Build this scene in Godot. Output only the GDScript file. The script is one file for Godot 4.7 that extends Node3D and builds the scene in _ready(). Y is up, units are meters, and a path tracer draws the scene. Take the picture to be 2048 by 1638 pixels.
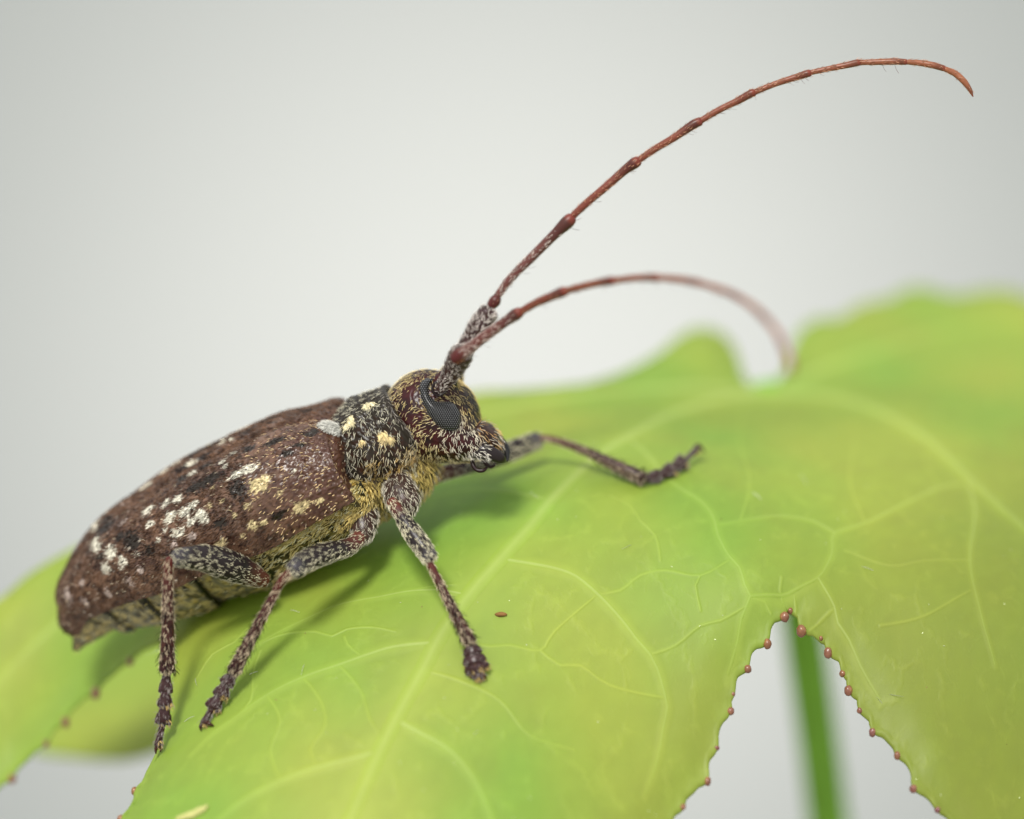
extends Node3D

# Close-up of a longhorn beetle standing on a lobed leaf. Shapes are laid out in millimetres in axes square to the
# lens (x right, y up, z towards the lens, origin in the plane of focus) and turned to the world's by the pitch of the lens.
const S := 0.025        # millimetres per pixel of the photograph in the plane of focus
const SUN := Vector3(-0.25, 1.0, 0.42)   # towards the sun
const D := 180.0        # lens to plane of focus, mm
var CT := cos(deg_to_rad(25.0))
var ST := sin(deg_to_rad(25.0))
var rng := RandomNumberGenerator.new()
var noise_a := FastNoiseLite.new()
var noise_b := FastNoiseLite.new()
var cells := FastNoiseLite.new()
var hair_mesh: ArrayMesh
var mats := {}

# ---------------------------------------------------------------- small helpers
func lin(r: float, g: float, b: float, a := 1.0) -> Color:
	var c := Color(r / 255.0, g / 255.0, b / 255.0).srgb_to_linear()
	c.a = a
	return c

func pc(u: float, v: float, d := 0.0) -> Vector3:
	var k := S * (D - d) / D
	return Vector3((u - 1024.0) * k, (819.0 - v) * k, d)

func wmm(c: Vector3) -> Vector3:
	return Vector3(c.x, c.y * CT + c.z * ST, -c.y * ST + c.z * CT)

func wv(c: Vector3) -> Vector3:
	return wmm(c) * 0.001

func pts(list: Array) -> Array:
	var out := []
	for k in range(0, list.size(), 3):
		out.append(pc(list[k], list[k + 1], list[k + 2]))
	return out

func smooth(a: float, b: float, x: float) -> float:
	var t := clampf((x - a) / (b - a), 0.0, 1.0)
	return t * t * (3.0 - 2.0 * t)

func surf(name_: String, rough: float, spec := 0.5, tex: Texture2D = null) -> StandardMaterial3D:
	var m := StandardMaterial3D.new()
	m.resource_name = name_
	m.vertex_color_use_as_albedo = true
	m.albedo_color = Color.WHITE
	m.roughness = rough
	m.metallic_specular = spec
	if tex:
		m.albedo_texture = tex
	mats[name_] = m
	return m

# a mesh in the making: v places (mm, lens axes), n normals, c linear colours, i triangles
func new_mesh() -> Dictionary:
	return {"v": PackedVector3Array(), "n": PackedVector3Array(), "c": PackedColorArray(), "i": PackedInt32Array(), "uv": PackedVector2Array()}

func normals(m: Dictionary, outwards := true) -> void:
	var v: PackedVector3Array = m.v
	var ix: PackedInt32Array = m.i
	var n := PackedVector3Array()
	n.resize(v.size())
	var mid := Vector3.ZERO
	for p in v:
		mid += p
	mid /= maxf(1.0, v.size())
	var total := 0.0
	for k in range(0, ix.size(), 3):
		var a := v[ix[k]]
		var b := v[ix[k + 1]]
		var c := v[ix[k + 2]]
		var f := (c - a).cross(b - a)
		n[ix[k]] += f
		n[ix[k + 1]] += f
		n[ix[k + 2]] += f
		total += f.dot(a - mid)
	var turn := outwards and total < 0.0
	if turn:
		for k in range(0, ix.size(), 3):
			var t := ix[k + 1]
			ix[k + 1] = ix[k + 2]
			ix[k + 2] = t
		m.i = ix
	for k in n.size():
		n[k] = (-n[k] if turn else n[k]).normalized()
	m.n = n

func joined(list: Array) -> Dictionary:
	var m := new_mesh()
	for o in list:
		var first: int = m.v.size()
		m.v.append_array(o.v)
		m.n.append_array(o.n)
		m.c.append_array(o.c)
		for k in o.i:
			m.i.append(k + first)
	return m

func put(called: String, m: Dictionary, mat: Material, parent: Node, base: Vector3) -> MeshInstance3D:
	var v := PackedVector3Array()
	var n := PackedVector3Array()
	v.resize(m.v.size())
	n.resize(m.v.size())
	for k in v.size():
		v[k] = wv(m.v[k]) - base
		n[k] = wmm(m.n[k])
	var a := []
	a.resize(Mesh.ARRAY_MAX)
	a[Mesh.ARRAY_VERTEX] = v
	a[Mesh.ARRAY_NORMAL] = n
	if m.c.size() == v.size():
		a[Mesh.ARRAY_COLOR] = m.c
	if m.uv.size() == v.size():
		a[Mesh.ARRAY_TEX_UV] = m.uv
	a[Mesh.ARRAY_INDEX] = m.i
	var am := ArrayMesh.new()
	am.add_surface_from_arrays(Mesh.PRIMITIVE_TRIANGLES, a)
	am.surface_set_material(0, mat)
	var o := MeshInstance3D.new()
	o.name = called
	o.mesh = am
	parent.add_child(o, true)
	return o

func base_node(called: String, where: Vector3, label: String, category: String) -> Node3D:
	var o := Node3D.new()
	o.name = called
	o.position = where
	o.set_meta("label", label)
	o.set_meta("category", category)
	add_child(o, true)
	return o

func part_node(called: String, parent: Node) -> Node3D:
	var o := Node3D.new()
	o.name = called
	parent.add_child(o, true)
	return o

# a skin over a grid of places; closed round if wrapped
func skin(nu: int, nv: int, wrap: bool, place: Callable) -> Dictionary:
	var m := new_mesh()
	m.v.resize(nu * nv)
	for i in nu:
		for j in nv:
			m.v[i * nv + j] = place.call(i, j)
	var last := nv if wrap else nv - 1
	var ix := PackedInt32Array()
	ix.resize((nu - 1) * last * 6)
	var k := 0
	for i in nu - 1:
		for j in last:
			var a := i * nv + j
			var b := i * nv + (j + 1) % nv
			ix[k] = a
			ix[k + 1] = b
			ix[k + 2] = a + nv
			ix[k + 3] = b
			ix[k + 4] = b + nv
			ix[k + 5] = a + nv
			k += 6
	m.i = ix
	normals(m)
	return m

func paint(m: Dictionary, color_of: Callable) -> void:
	var c := PackedColorArray()
	c.resize(m.v.size())
	for k in c.size():
		c[k] = color_of.call(m.v[k], m.n[k])
	m.c = c

func push(m: Dictionary, height_of: Callable) -> void:
	var v: PackedVector3Array = m.v
	for k in v.size():
		v[k] += m.n[k] * height_of.call(v[k])
	m.v = v
	normals(m)

func spline(p: Array, t: float) -> Variant:
	var n := p.size() - 1
	var k := clampi(int(t * n), 0, n - 1)
	var f := t * n - k
	var a = p[maxi(k - 1, 0)]
	var b = p[k]
	var c = p[k + 1]
	var d = p[mini(k + 2, n)]
	return 0.5 * ((2.0 * b) + (c - a) * f + (2.0 * a - 5.0 * b + 4.0 * c - d) * f * f + (3.0 * b - a - 3.0 * c + d) * f * f * f)

# a round limb along places with radii in px; flat < 1 presses it along «across»
func tube(p: Array, radii: Array, rings: int, sides: int, flat := 1.0, across := Vector3(0, 0, 1), rough_amp := 0.0) -> Dictionary:
	var centre := []
	var rad := []
	var dirs := []
	for k in rings:
		var t := k / float(rings - 1)
		centre.append(spline(p, t))
		rad.append(maxf(0.002, spline(radii, t) * S))
	for k in rings:
		dirs.append((centre[mini(k + 1, rings - 1)] - centre[maxi(k - 1, 0)]).normalized())
	# rounded ends
	var c2 := [centre[0] - dirs[0] * rad[0] * 0.55, centre[0] - dirs[0] * rad[0] * 0.45, centre[0] - dirs[0] * rad[0] * 0.25]
	var r2 := [0.0005, rad[0] * 0.55, rad[0] * 0.86]
	var d2 := [dirs[0], dirs[0], dirs[0]]
	c2.append_array(centre)
	r2.append_array(rad)
	d2.append_array(dirs)
	var e: Vector3 = dirs[rings - 1]
	var q: Vector3 = centre[rings - 1]
	var re: float = rad[rings - 1]
	c2.append_array([q + e * re * 0.25, q + e * re * 0.45, q + e * re * 0.55])
	r2.append_array([re * 0.86, re * 0.55, 0.0005])
	d2.append_array([e, e, e])
	var side: Vector3 = (across - d2[0] * across.dot(d2[0])).normalized()
	var sides_at := []
	for k in c2.size():
		side = (side - d2[k] * side.dot(d2[k])).normalized()
		sides_at.append(side)
	return skin(c2.size(), sides, true, func(i: int, j: int):
		var a := TAU * j / sides
		var s: Vector3 = sides_at[i]
		var b: Vector3 = s.cross(d2[i])
		var o: Vector3 = (s * cos(a) * flat + b * sin(a)) * r2[i]
		if rough_amp > 0.0:
			o *= 1.0 + rough_amp * noise_b.get_noise_3dv((c2[i] + o) * 10.0)
		return c2[i] + o)

# a ball of three radii (mm) round a place
func ball(c: Vector3, r: Vector3, nu := 12, nv := 16) -> Dictionary:
	return skin(nu, nv, true, func(i: int, j: int):
		var a := PI * (i + 0.02) / (nu - 0.96)
		var b := TAU * j / nv
		return c + Vector3(sin(a) * cos(b) * r.x, cos(a) * r.y, sin(a) * sin(b) * r.z))

# hairs that lie on a skin: flow gives their direction, color_of their colour (alpha 0: none there)
func hairs(called: String, m: Dictionary, tries: int, size: Vector2, lift: float, flow: Callable, color_of: Callable, parent: Node, base: Vector3, mat := "hair", toward := true) -> void:
	var ix: PackedInt32Array = m.i
	var v: PackedVector3Array = m.v
	var n: PackedVector3Array = m.n
	var sums := PackedFloat32Array()
	sums.resize(ix.size() / 3)
	var total := 0.0
	for k in sums.size():
		var a := v[ix[k * 3]]
		var here := n[ix[k * 3]]
		if not toward or here.z > -0.35:
			total += (v[ix[k * 3 + 1]] - a).cross(v[ix[k * 3 + 2]] - a).length()
		sums[k] = total
	var where: Array[Transform3D] = []
	var tint := PackedColorArray()
	var turn := Basis(wmm(Vector3(1, 0, 0)), wmm(Vector3(0, 1, 0)), wmm(Vector3(0, 0, 1)))
	for k in tries:
		var f := sums.bsearch(rng.randf() * total)
		if f >= sums.size():
			continue
		var x := rng.randf()
		var y := rng.randf()
		if x + y > 1.0:
			x = 1.0 - x
			y = 1.0 - y
		var a := ix[f * 3]
		var b := ix[f * 3 + 1]
		var c := ix[f * 3 + 2]
		var p := v[a] * (1.0 - x - y) + v[b] * x + v[c] * y
		var up := (n[a] + n[b] + n[c]).normalized()
		var col: Color = color_of.call(p, up)
		if col.a <= 0.0:
			continue
		var dir: Vector3 = flow.call(p, up)
		dir = dir - up * dir.dot(up)
		dir = dir.normalized().rotated(up, rng.randfn(0.0, 0.35))
		var tilt := lift + rng.randf() * lift
		dir = (dir * cos(tilt) + up * sin(tilt)).normalized()
		var side := up.cross(dir).normalized()
		var nn := dir.cross(side)
		var len := size.x * S * rng.randf_range(0.65, 1.3)
		var wid := size.y * S * rng.randf_range(0.8, 1.25)
		var t := Transform3D(turn * Basis(side * wid, nn * len, dir * len) , wmm(p + up * 0.002))
		t.basis = t.basis.scaled(Vector3.ONE * 0.001)
		t.origin = t.origin * 0.001 - base
		where.append(t)
		var shade := rng.randf_range(0.5, 1.2)
		tint.append(Color(minf(col.r * shade, 0.95), minf(col.g * shade, 0.95), minf(col.b * shade, 0.95)))
	if where.is_empty():
		return
	var mm := MultiMesh.new()
	mm.transform_format = MultiMesh.TRANSFORM_3D
	mm.use_colors = true
	mm.mesh = hair_mesh
	mm.instance_count = where.size()
	for k in where.size():
		mm.set_instance_transform(k, where[k])
		mm.set_instance_color(k, tint[k])
	var o := MultiMeshInstance3D.new()
	o.name = called
	o.multimesh = mm
	o.material_override = mats[mat]
	o.set_meta("kind", "stuff")
	parent.add_child(o, true)

func make_hair_mesh() -> void:
	var a := []
	a.resize(Mesh.ARRAY_MAX)
	var v := PackedVector3Array()
	var n := PackedVector3Array()
	var ix := PackedInt32Array()
	var prof := [[0.0, 0.0, 0.4], [0.35, 0.1, 0.5], [0.7, 0.14, 0.4], [1.0, 0.12, 0.06]]
	for r in prof:
		for s in [[-1.0, 0.0], [0.0, 1.0], [1.0, 0.0]]:
			v.append(Vector3(s[0] * r[2], r[1] + s[1] * 0.03, r[0]))
			n.append(Vector3(s[0] * 0.7, 1.0 - absf(s[0]) * 0.3, 0.0).normalized())
	for k in 3:
		for s in 2:
			var q := k * 3 + s
			ix.append_array(PackedInt32Array([q, q + 1, q + 3, q + 1, q + 4, q + 3]))
	a[Mesh.ARRAY_VERTEX] = v
	a[Mesh.ARRAY_NORMAL] = n
	a[Mesh.ARRAY_INDEX] = ix
	hair_mesh = ArrayMesh.new()
	hair_mesh.add_surface_from_arrays(Mesh.PRIMITIVE_TRIANGLES, a)

# the place on a skin that stands in front of a spot seen in the photograph
func on_skin(m: Dictionary, u: float, v_: float) -> Vector3:
	var eye := Vector3(0, 0, D)
	var dir := (pc(u, v_, 0.0) - eye).normalized()
	var best := 1e9
	var out := Vector3.ZERO
	var v: PackedVector3Array = m.v
	for k in v.size():
		if m.n[k].z < 0.1:
			continue
		var q := v[k] - eye
		var off := (q - dir * q.dot(dir)).length_squared()
		if off < best:
			best = off
			out = v[k]
	return out

# ---------------------------------------------------------------- the leaf's lie: a thin-plate surface y = h(x, z) in world mm
func plate(list: Array, slack: float) -> Dictionary:
	var n := list.size() / 3
	var p := PackedVector2Array()
	var y := PackedFloat64Array()
	for k in n:
		var w := wmm(pc(list[k * 3], list[k * 3 + 1], list[k * 3 + 2]))
		p.append(Vector2(w.x, w.z))
		y.append(w.y)
	var size := n + 3
	var a := []
	for i in size:
		var row := PackedFloat64Array()
		row.resize(size + 1)
		a.append(row)
	for i in n:
		for j in n:
			a[i][j] = ring_height(p[i].distance_squared_to(p[j])) + (slack if i == j else 0.0)
		a[i][n] = 1.0
		a[i][n + 1] = p[i].x
		a[i][n + 2] = p[i].y
		a[n][i] = 1.0
		a[n + 1][i] = p[i].x
		a[n + 2][i] = p[i].y
		a[i][size] = y[i]
	for i in size:
		var best := i
		for r in range(i + 1, size):
			if absf(a[r][i]) > absf(a[best][i]):
				best = r
		var t = a[i]
		a[i] = a[best]
		a[best] = t
		for r in size:
			if r == i:
				continue
			var f: float = a[r][i] / a[i][i]
			if f != 0.0:
				for c in range(i, size + 1):
					a[r][c] -= f * a[i][c]
	var w := PackedFloat64Array()
	for i in size:
		w.append(a[i][size] / a[i][i])
	return {"p": p, "w": w}

func ring_height(r2: float) -> float:
	return 0.5 * r2 * log(r2) if r2 > 1e-9 else 0.0

func high(pl: Dictionary, x: float, z: float) -> float:
	var p: PackedVector2Array = pl.p
	var w: PackedFloat64Array = pl.w
	var n := p.size()
	var s := w[n] + w[n + 1] * x + w[n + 2] * z
	for k in n:
		var dx := x - p[k].x
		var dz := z - p[k].y
		var r2 := dx * dx + dz * dz
		if r2 > 1e-9:
			s += w[k] * 0.5 * r2 * log(r2)
	if pl.has("near"):
		s -= pl.droop * droop_at(pl, x, z)
	return s

# how far a place has come into the drooping rim of the blade: 1 at the margin, 0 from 1.7 mm inwards
func droop_at(pl: Dictionary, x: float, z: float) -> float:
	var u := clampf((x - pl.lo.x) / pl.cell, 0.0, pl.nx - 0.01)
	var v := clampf((z - pl.lo.y) / pl.cell, 0.0, pl.nz - 0.01)
	var i := int(u)
	var j := int(v)
	var w: int = pl.nz + 1
	var near: PackedFloat32Array = pl.near
	var d := lerpf(lerpf(near[i * w + j], near[(i + 1) * w + j], u - i), lerpf(near[i * w + j + 1], near[(i + 1) * w + j + 1], u - i), v - j)
	var t := clampf(1.0 - d / 1.7, 0.0, 1.0)
	return t * t

func hit(pl: Dictionary, u: float, v: float) -> Vector2:
	var eye := wmm(Vector3(0, 0, D))
	var dir := (wmm(pc(u, v, 0.0)) - eye).normalized()
	var t := 140.0
	while t < 262.0:
		var q := eye + dir * t
		if q.y < high(pl, q.x, q.z):
			break
		t += 1.5
	var lo := t - 1.5
	for k in 14:
		var mid := (lo + t) * 0.5
		var q := eye + dir * mid
		if q.y < high(pl, q.x, q.z):
			t = mid
		else:
			lo = mid
	var e := eye + dir * t
	return Vector2(e.x, e.z)

func hits(pl: Dictionary, list: Array) -> PackedVector2Array:
	var out := PackedVector2Array()
	for k in range(0, list.size(), 2):
		out.append(hit(pl, list[k], list[k + 1]))
	return out

# even, smooth steps along a line of places
func smoothed(p: PackedVector2Array, step: float, closed: bool) -> PackedVector2Array:
	var out := PackedVector2Array()
	var n := p.size()
	for k in (n if closed else n - 1):
		var a := p[(k - 1 + n) % n] if closed else p[maxi(k - 1, 0)]
		var b := p[k]
		var c := p[(k + 1) % n]
		var d := p[(k + 2) % n] if closed else p[mini(k + 2, n - 1)]
		var many := maxi(1, int(b.distance_to(c) / step))
		for s in many:
			out.append(b.cubic_interpolate(c, a, d, s / float(many)))
	if not closed:
		out.append(p[n - 1])
	return out

func lens_axes(w: Vector3) -> Vector3:
	return Vector3(w.x, w.y * CT - w.z * ST, w.y * ST + w.z * CT)

# a blade: two faces 0.25 mm apart and a rolled margin, cut along an outline
func blade(pl: Dictionary, outline: PackedVector2Array, cell: float, box: Rect2, tint: Callable, called: String, mat: Material, parent: Node, base: Vector3) -> Dictionary:
	var lo := outline[0]
	var hi := outline[0]
	for p in outline:
		lo = lo.min(p)
		hi = hi.max(p)
	var nx := int((hi.x - lo.x) / cell) + 2
	var nz := int((hi.y - lo.y) / cell) + 2
	var near := PackedFloat32Array()
	near.resize((nx + 1) * (nz + 1))
	near.fill(9.0)
	var reach := int(1.8 / cell) + 1
	for k in outline.size():
		for f in [0.0, 0.5]:
			var q := outline[k].lerp(outline[(k + 1) % outline.size()], f)
			var ci := int((q.x - lo.x) / cell)
			var cj := int((q.y - lo.y) / cell)
			for i in range(maxi(0, ci - reach), mini(nx, ci + reach) + 1):
				for j in range(maxi(0, cj - reach), mini(nz, cj + reach) + 1):
					var d := (lo + Vector2(i, j) * cell).distance_to(q)
					if d < near[i * (nz + 1) + j]:
						near[i * (nz + 1) + j] = d
	pl.merge({"near": near, "lo": lo, "cell": cell, "nx": nx, "nz": nz, "droop": 0.55}, true)
	var at := {}
	var top := PackedVector2Array()
	var ix := PackedInt32Array()
	var inside := PackedByteArray()
	inside.resize((nx + 1) * (nz + 1))
	# which cells the outline crosses
	var crossed := {}
	for k in outline.size():
		var a := outline[k]
		var b := outline[(k + 1) % outline.size()]
		var many := int(a.distance_to(b) / (cell * 0.1)) + 1
		for s in many + 1:
			var q := (a.lerp(b, s / float(many)) - lo) / cell
			for e in [Vector2(-0.12, -0.12), Vector2(0.12, -0.12), Vector2(-0.12, 0.12), Vector2(0.12, 0.12)]:
				crossed[Vector2i(int(floor(q.x + e.x)), int(floor(q.y + e.y)))] = true
	for i in nx + 1:
		# along each row of grid points, cross the outline to know what is inside
		var x := lo.x + i * cell + 1e-5
		var cuts := []
		for k in outline.size():
			var a := outline[k]
			var b := outline[(k + 1) % outline.size()]
			if (a.x > x) != (b.x > x):
				cuts.append(a.y + (b.y - a.y) * (x - a.x) / (b.x - a.x))
		cuts.sort()
		for j in nz + 1:
			var z := lo.y + j * cell
			var c := 0
			for y in cuts:
				if y < z:
					c += 1
			inside[i * (nz + 1) + j] = c % 2
	for i in nx:
		for j in nz:
			var poly := PackedVector2Array([lo + Vector2(i, j) * cell, lo + Vector2(i + 1, j) * cell, lo + Vector2(i + 1, j + 1) * cell, lo + Vector2(i, j + 1) * cell])
			var polys := [poly]
			if crossed.has(Vector2i(i, j)):
				polys = Geometry2D.intersect_polygons(poly, outline)
			elif not inside[i * (nz + 1) + j]:
				continue
			for q in polys:
				var tri := Geometry2D.triangulate_polygon(q)
				var idx := PackedInt32Array()
				for p in q:
					var key := Vector2i(roundi(p.x * 2000.0), roundi(p.y * 2000.0))
					if not at.has(key):
						at[key] = top.size()
						top.append(p)
					idx.append(at[key])
				for t in tri:
					ix.append(idx[t])
	var m := new_mesh()
	var n := top.size()
	m.v.resize(n * 2)
	m.n.resize(n * 2)
	m.c.resize(n * 2)
	m.uv.resize(n * 2)
	for k in n:
		var p := top[k]
		var y := high(pl, p.x, p.y)
		var up := Vector3(high(pl, p.x - 0.2, p.y) - high(pl, p.x + 0.2, p.y), 0.4, high(pl, p.x, p.y - 0.2) - high(pl, p.x, p.y + 0.2)).normalized()
		var c := lens_axes(Vector3(p.x, y, p.y))
		var nn := lens_axes(up)
		m.v[k] = c
		m.n[k] = nn
		m.v[n + k] = c - nn * 0.25
		m.n[n + k] = -nn
		m.c[k] = tint.call(Vector3(p.x, y, p.y))
		m.c[n + k] = m.c[k]
		m.uv[k] = (p - box.position) / box.size
		m.uv[n + k] = m.uv[k]
	for k in range(0, ix.size(), 3):
		var a := ix[k]
		var b := ix[k + 1]
		var c := ix[k + 2]
		var face: Vector3 = (m.v[c] - m.v[a]).cross(m.v[b] - m.v[a])
		if face.dot(m.n[a]) < 0.0:
			var t := b
			b = c
			c = t
		m.i.append_array(PackedInt32Array([a, b, c, n + a, n + c, n + b]))
	put(called, m, mat, parent, base)
	# margin
	var area := 0.0
	for k in outline.size():
		area += outline[k].cross(outline[(k + 1) % outline.size()])
	var sign_ := 1.0 if area > 0.0 else -1.0
	var count := outline.size()
	var prof := [[-0.05, 0.004], [0.06, 0.0], [0.15, -0.03], [0.21, -0.1], [0.22, -0.2], [0.18, -0.3], [0.08, -0.33], [-0.05, -0.27]]
	var rim := skin(count + 1, prof.size(), false, func(i: int, j: int):
		var k: int = i % count
		var t := outline[(k + 1) % count] - outline[(k - 1 + count) % count]
		var out := Vector2(t.y, -t.x).normalized() * sign_
		var p := outline[k]
		var q: Vector2 = p + out * prof[j][0]
		return lens_axes(Vector3(q.x, high(pl, q.x, q.y) + prof[j][1], q.y)))
	var c2 := PackedColorArray()
	var uv := PackedVector2Array()
	for k in rim.v.size():
		var w := wmm(rim.v[k])
		c2.append(tint.call(w))
		uv.append((Vector2(w.x, w.z) - box.position) / box.size)
	rim.c = c2
	rim.uv = uv
	put("leaf_margin", rim, mat, parent, base)
	return m

func vein(pl: Dictionary, line: PackedVector2Array, w0: float, w1: float, rise: float, edge: Callable, core: Color, parent: Node, base: Vector3, mat: Material) -> void:
	var p := smoothed(line, 0.35, false)
	var n := p.size()
	if n < 3:
		return
	var across := [-1.0, -0.7, -0.42, -0.2, 0.0, 0.2, 0.42, 0.7, 1.0]
	var m := skin(n, 9, false, func(i: int, j: int):
		var t := (p[mini(i + 1, n - 1)] - p[maxi(i - 1, 0)]).normalized()
		var w := lerpf(w0, w1, i / float(n - 1)) * S * (0.78 if w0 > 12.0 else 0.5)
		var q: Vector2 = p[i] + Vector2(-t.y, t.x) * across[j] * w
		var u: float = absf(across[j])
		return lens_axes(Vector3(q.x, high(pl, q.x, q.y) + 0.004 + rise * (1.0 - u * u) * (1.0 - u * u) * minf(1.0, w / 0.2), q.y)))
	if m.n[0].dot(lens_axes(Vector3.UP)) < 0.0:
		for k in range(0, m.i.size(), 3):
			var t: int = m.i[k + 1]
			m.i[k + 1] = m.i[k + 2]
			m.i[k + 2] = t
		normals(m, false)
	m.c.resize(m.v.size())
	for i in n:
		for j in 9:
			var k := i * 9 + j
			var e: Color = edge.call(wmm(m.v[k]))
			m.c[k] = e.lerp(core, pow(1.0 - absf(across[j]), 1.1) * (0.5 if w0 > 12.0 else 0.36) * (1.0 - 0.75 * i / float(n - 1)) * smooth(-0.8, 0.5, (p[i] - p[0]).length()))
	put("vein", m, mat, parent, base)

# ---------------------------------------------------------------- scene
func _ready() -> void:
	rng.seed = 7
	var cam := Camera3D.new()
	cam.name = "camera"
	add_child(cam)
	cam.transform = Transform3D(Basis(wmm(Vector3(1, 0, 0)), wmm(Vector3(0, 1, 0)), wmm(Vector3(0, 0, 1))), wv(Vector3(0, 0, D)))
	var attr := CameraAttributesPhysical.new()
	attr.frustum_focal_length = 105.5
	attr.frustum_focus_distance = D * 0.001
	attr.frustum_near = 0.01
	attr.frustum_far = 60.0
	attr.exposure_aperture = 10.5
	cam.attributes = attr
	cam.fov = rad_to_deg(2.0 * atan(819.0 * S / D))
	cam.near = 0.01
	cam.far = 60.0
	cam.current = true

	var we := WorldEnvironment.new()
	we.name = "environment"
	var env := Environment.new()
	env.background_mode = Environment.BG_SKY
	var sky := Sky.new()
	var sm := ProceduralSkyMaterial.new()
	sm.sky_top_color = Color(0.7, 0.71, 0.72)
	sm.sky_horizon_color = Color(0.66, 0.66, 0.65)
	sm.sky_curve = 0.2
	sm.ground_bottom_color = Color(0.4, 0.4, 0.37)
	sm.ground_horizon_color = Color(0.6, 0.6, 0.57)
	sm.sun_angle_max = 1.0
	sky.sky_material = sm
	env.sky = sky
	env.tonemap_mode = Environment.TONE_MAPPER_LINEAR
	env.tonemap_exposure = 3.0
	env.sdfgi_enabled = true
	env.ssao_enabled = true
	env.ssil_enabled = true
	we.environment = env
	add_child(we)
	var sun := DirectionalLight3D.new()
	sun.name = "sun"
	sun.light_energy = 0.5
	sun.light_angular_distance = 14.0
	sun.light_color = Color(1.0, 0.99, 0.965)
	sun.shadow_enabled = true
	sun.look_at_from_position(SUN, Vector3.ZERO)
	add_child(sun)

	noise_a.seed = 3
	noise_a.frequency = 1.0
	noise_a.fractal_octaves = 3
	noise_b.seed = 11
	noise_b.frequency = 1.0
	noise_b.fractal_octaves = 2
	cells.seed = 5
	cells.noise_type = FastNoiseLite.TYPE_CELLULAR
	cells.cellular_return_type = FastNoiseLite.RETURN_DISTANCE
	cells.frequency = 1.0
	surf("chitin", 0.3, 0.3)
	surf("elytron", 0.28, 0.4)
	surf("gloss", 0.16, 0.32)
	surf("antenna", 0.36, 0.35)
	surf("hair", 0.5, 0.2)
	surf("matte", 0.75, 0.3)
	surf("gland", 0.3, 0.5)
	make_hair_mesh()
	build_backdrop()
	build_leaf()
	build_beetle()

func build_backdrop() -> void:
	var m := StandardMaterial3D.new()
	m.resource_name = "satin_sheet"
	m.albedo_color = Color(0.405, 0.418, 0.41)
	m.roughness = 0.26
	m.metallic_specular = 0.25
	var sheet := MeshInstance3D.new()
	sheet.name = "added_backdrop"
	var b := BoxMesh.new()
	b.size = Vector3(1.9, 1.5, 0.006)
	sheet.mesh = b
	sheet.material_override = m
	sheet.position = wv(Vector3(0, 0, -640))
	# added sheet turned half-way between lens and sun: its sheen imitates darkened corners
	var n := (wmm(Vector3(0, 0.0, 1)).normalized() + SUN.normalized()).normalized()
	sheet.basis = Basis.looking_at(-n, Vector3.UP)
	sheet.set_meta("label", "added pale grey satin sheet behind the leaf, tilted so its sheen darkens towards the corners")
	sheet.set_meta("kind", "structure")
	add_child(sheet, true)
	var g := MeshInstance3D.new()
	g.name = "ground"
	var pm := PlaneMesh.new()
	pm.size = Vector2(40, 40)
	g.mesh = pm
	var gm := StandardMaterial3D.new()
	gm.resource_name = "pale_paving"
	gm.albedo_color = Color(0.62, 0.61, 0.58)
	gm.roughness = 0.9
	g.material_override = gm
	g.position = Vector3(0, -1.1, 0)
	g.set_meta("label", "pale paving under the plant")
	g.set_meta("kind", "structure")
	add_child(g, true)

# ---------------------------------------------------------------- leaf
func leaf_tint(w: Vector3) -> Color:
	var a := noise_a.get_noise_2d(w.x * 0.055, w.z * 0.055)
	var b := noise_a.get_noise_2d(w.x * 0.16 + 50.0, w.z * 0.16)
	var c := noise_b.get_noise_2d(w.x * 0.9, w.z * 0.9)
	var col := lin(176, 188, 82).lerp(lin(152, 184, 78), clampf(0.4 + a * 1.2, 0.0, 1.0))
	col = col.lerp(lin(130, 186, 78), 0.45 * exp(-(pow(w.x + 3.5, 2.0) + pow(w.z + 1.0, 2.0)) / 30.0))
	# more olive towards the near part of the right-hand lobe
	col = col.lerp(lin(142, 152, 62), smooth(10.0, 27.0, w.x + w.z * 0.9) * 0.75)
	col = col.lerp(lin(150, 150, 70), smooth(0.1, 0.5, b) * 0.15)
	return col * (1.0 + 0.06 * c)

func stroke(im: Image, box: Rect2, p: PackedVector2Array, w0: float, w1: float, power: float) -> void:
	# lightens the vein texture along a line; channel r holds how much vein there is
	var sx := im.get_width() / box.size.x
	var sz := im.get_height() / box.size.y
	var n := p.size()
	for k in n - 1:
		var a := (p[k] - box.position) * Vector2(sx, sz)
		var b := (p[k + 1] - box.position) * Vector2(sx, sz)
		var w := lerpf(w0, w1, k / float(n - 1)) * S * sx
		var x0 := maxi(0, int(minf(a.x, b.x) - w))
		var x1 := mini(im.get_width() - 1, int(maxf(a.x, b.x) + w) + 1)
		var y0 := maxi(0, int(minf(a.y, b.y) - w))
		var y1 := mini(im.get_height() - 1, int(maxf(a.y, b.y) + w) + 1)
		for x in range(x0, x1 + 1):
			for y in range(y0, y1 + 1):
				var q := Geometry2D.get_closest_point_to_segment(Vector2(x, y), a, b)
				var d := q.distance_to(Vector2(x, y)) / w
				if d < 1.0:
					var val := power * (1.0 - d * d) * (1.0 - d * d)
					if val > im.get_pixel(x, y).r:
						im.set_pixel(x, y, Color(val, val, val))

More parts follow.
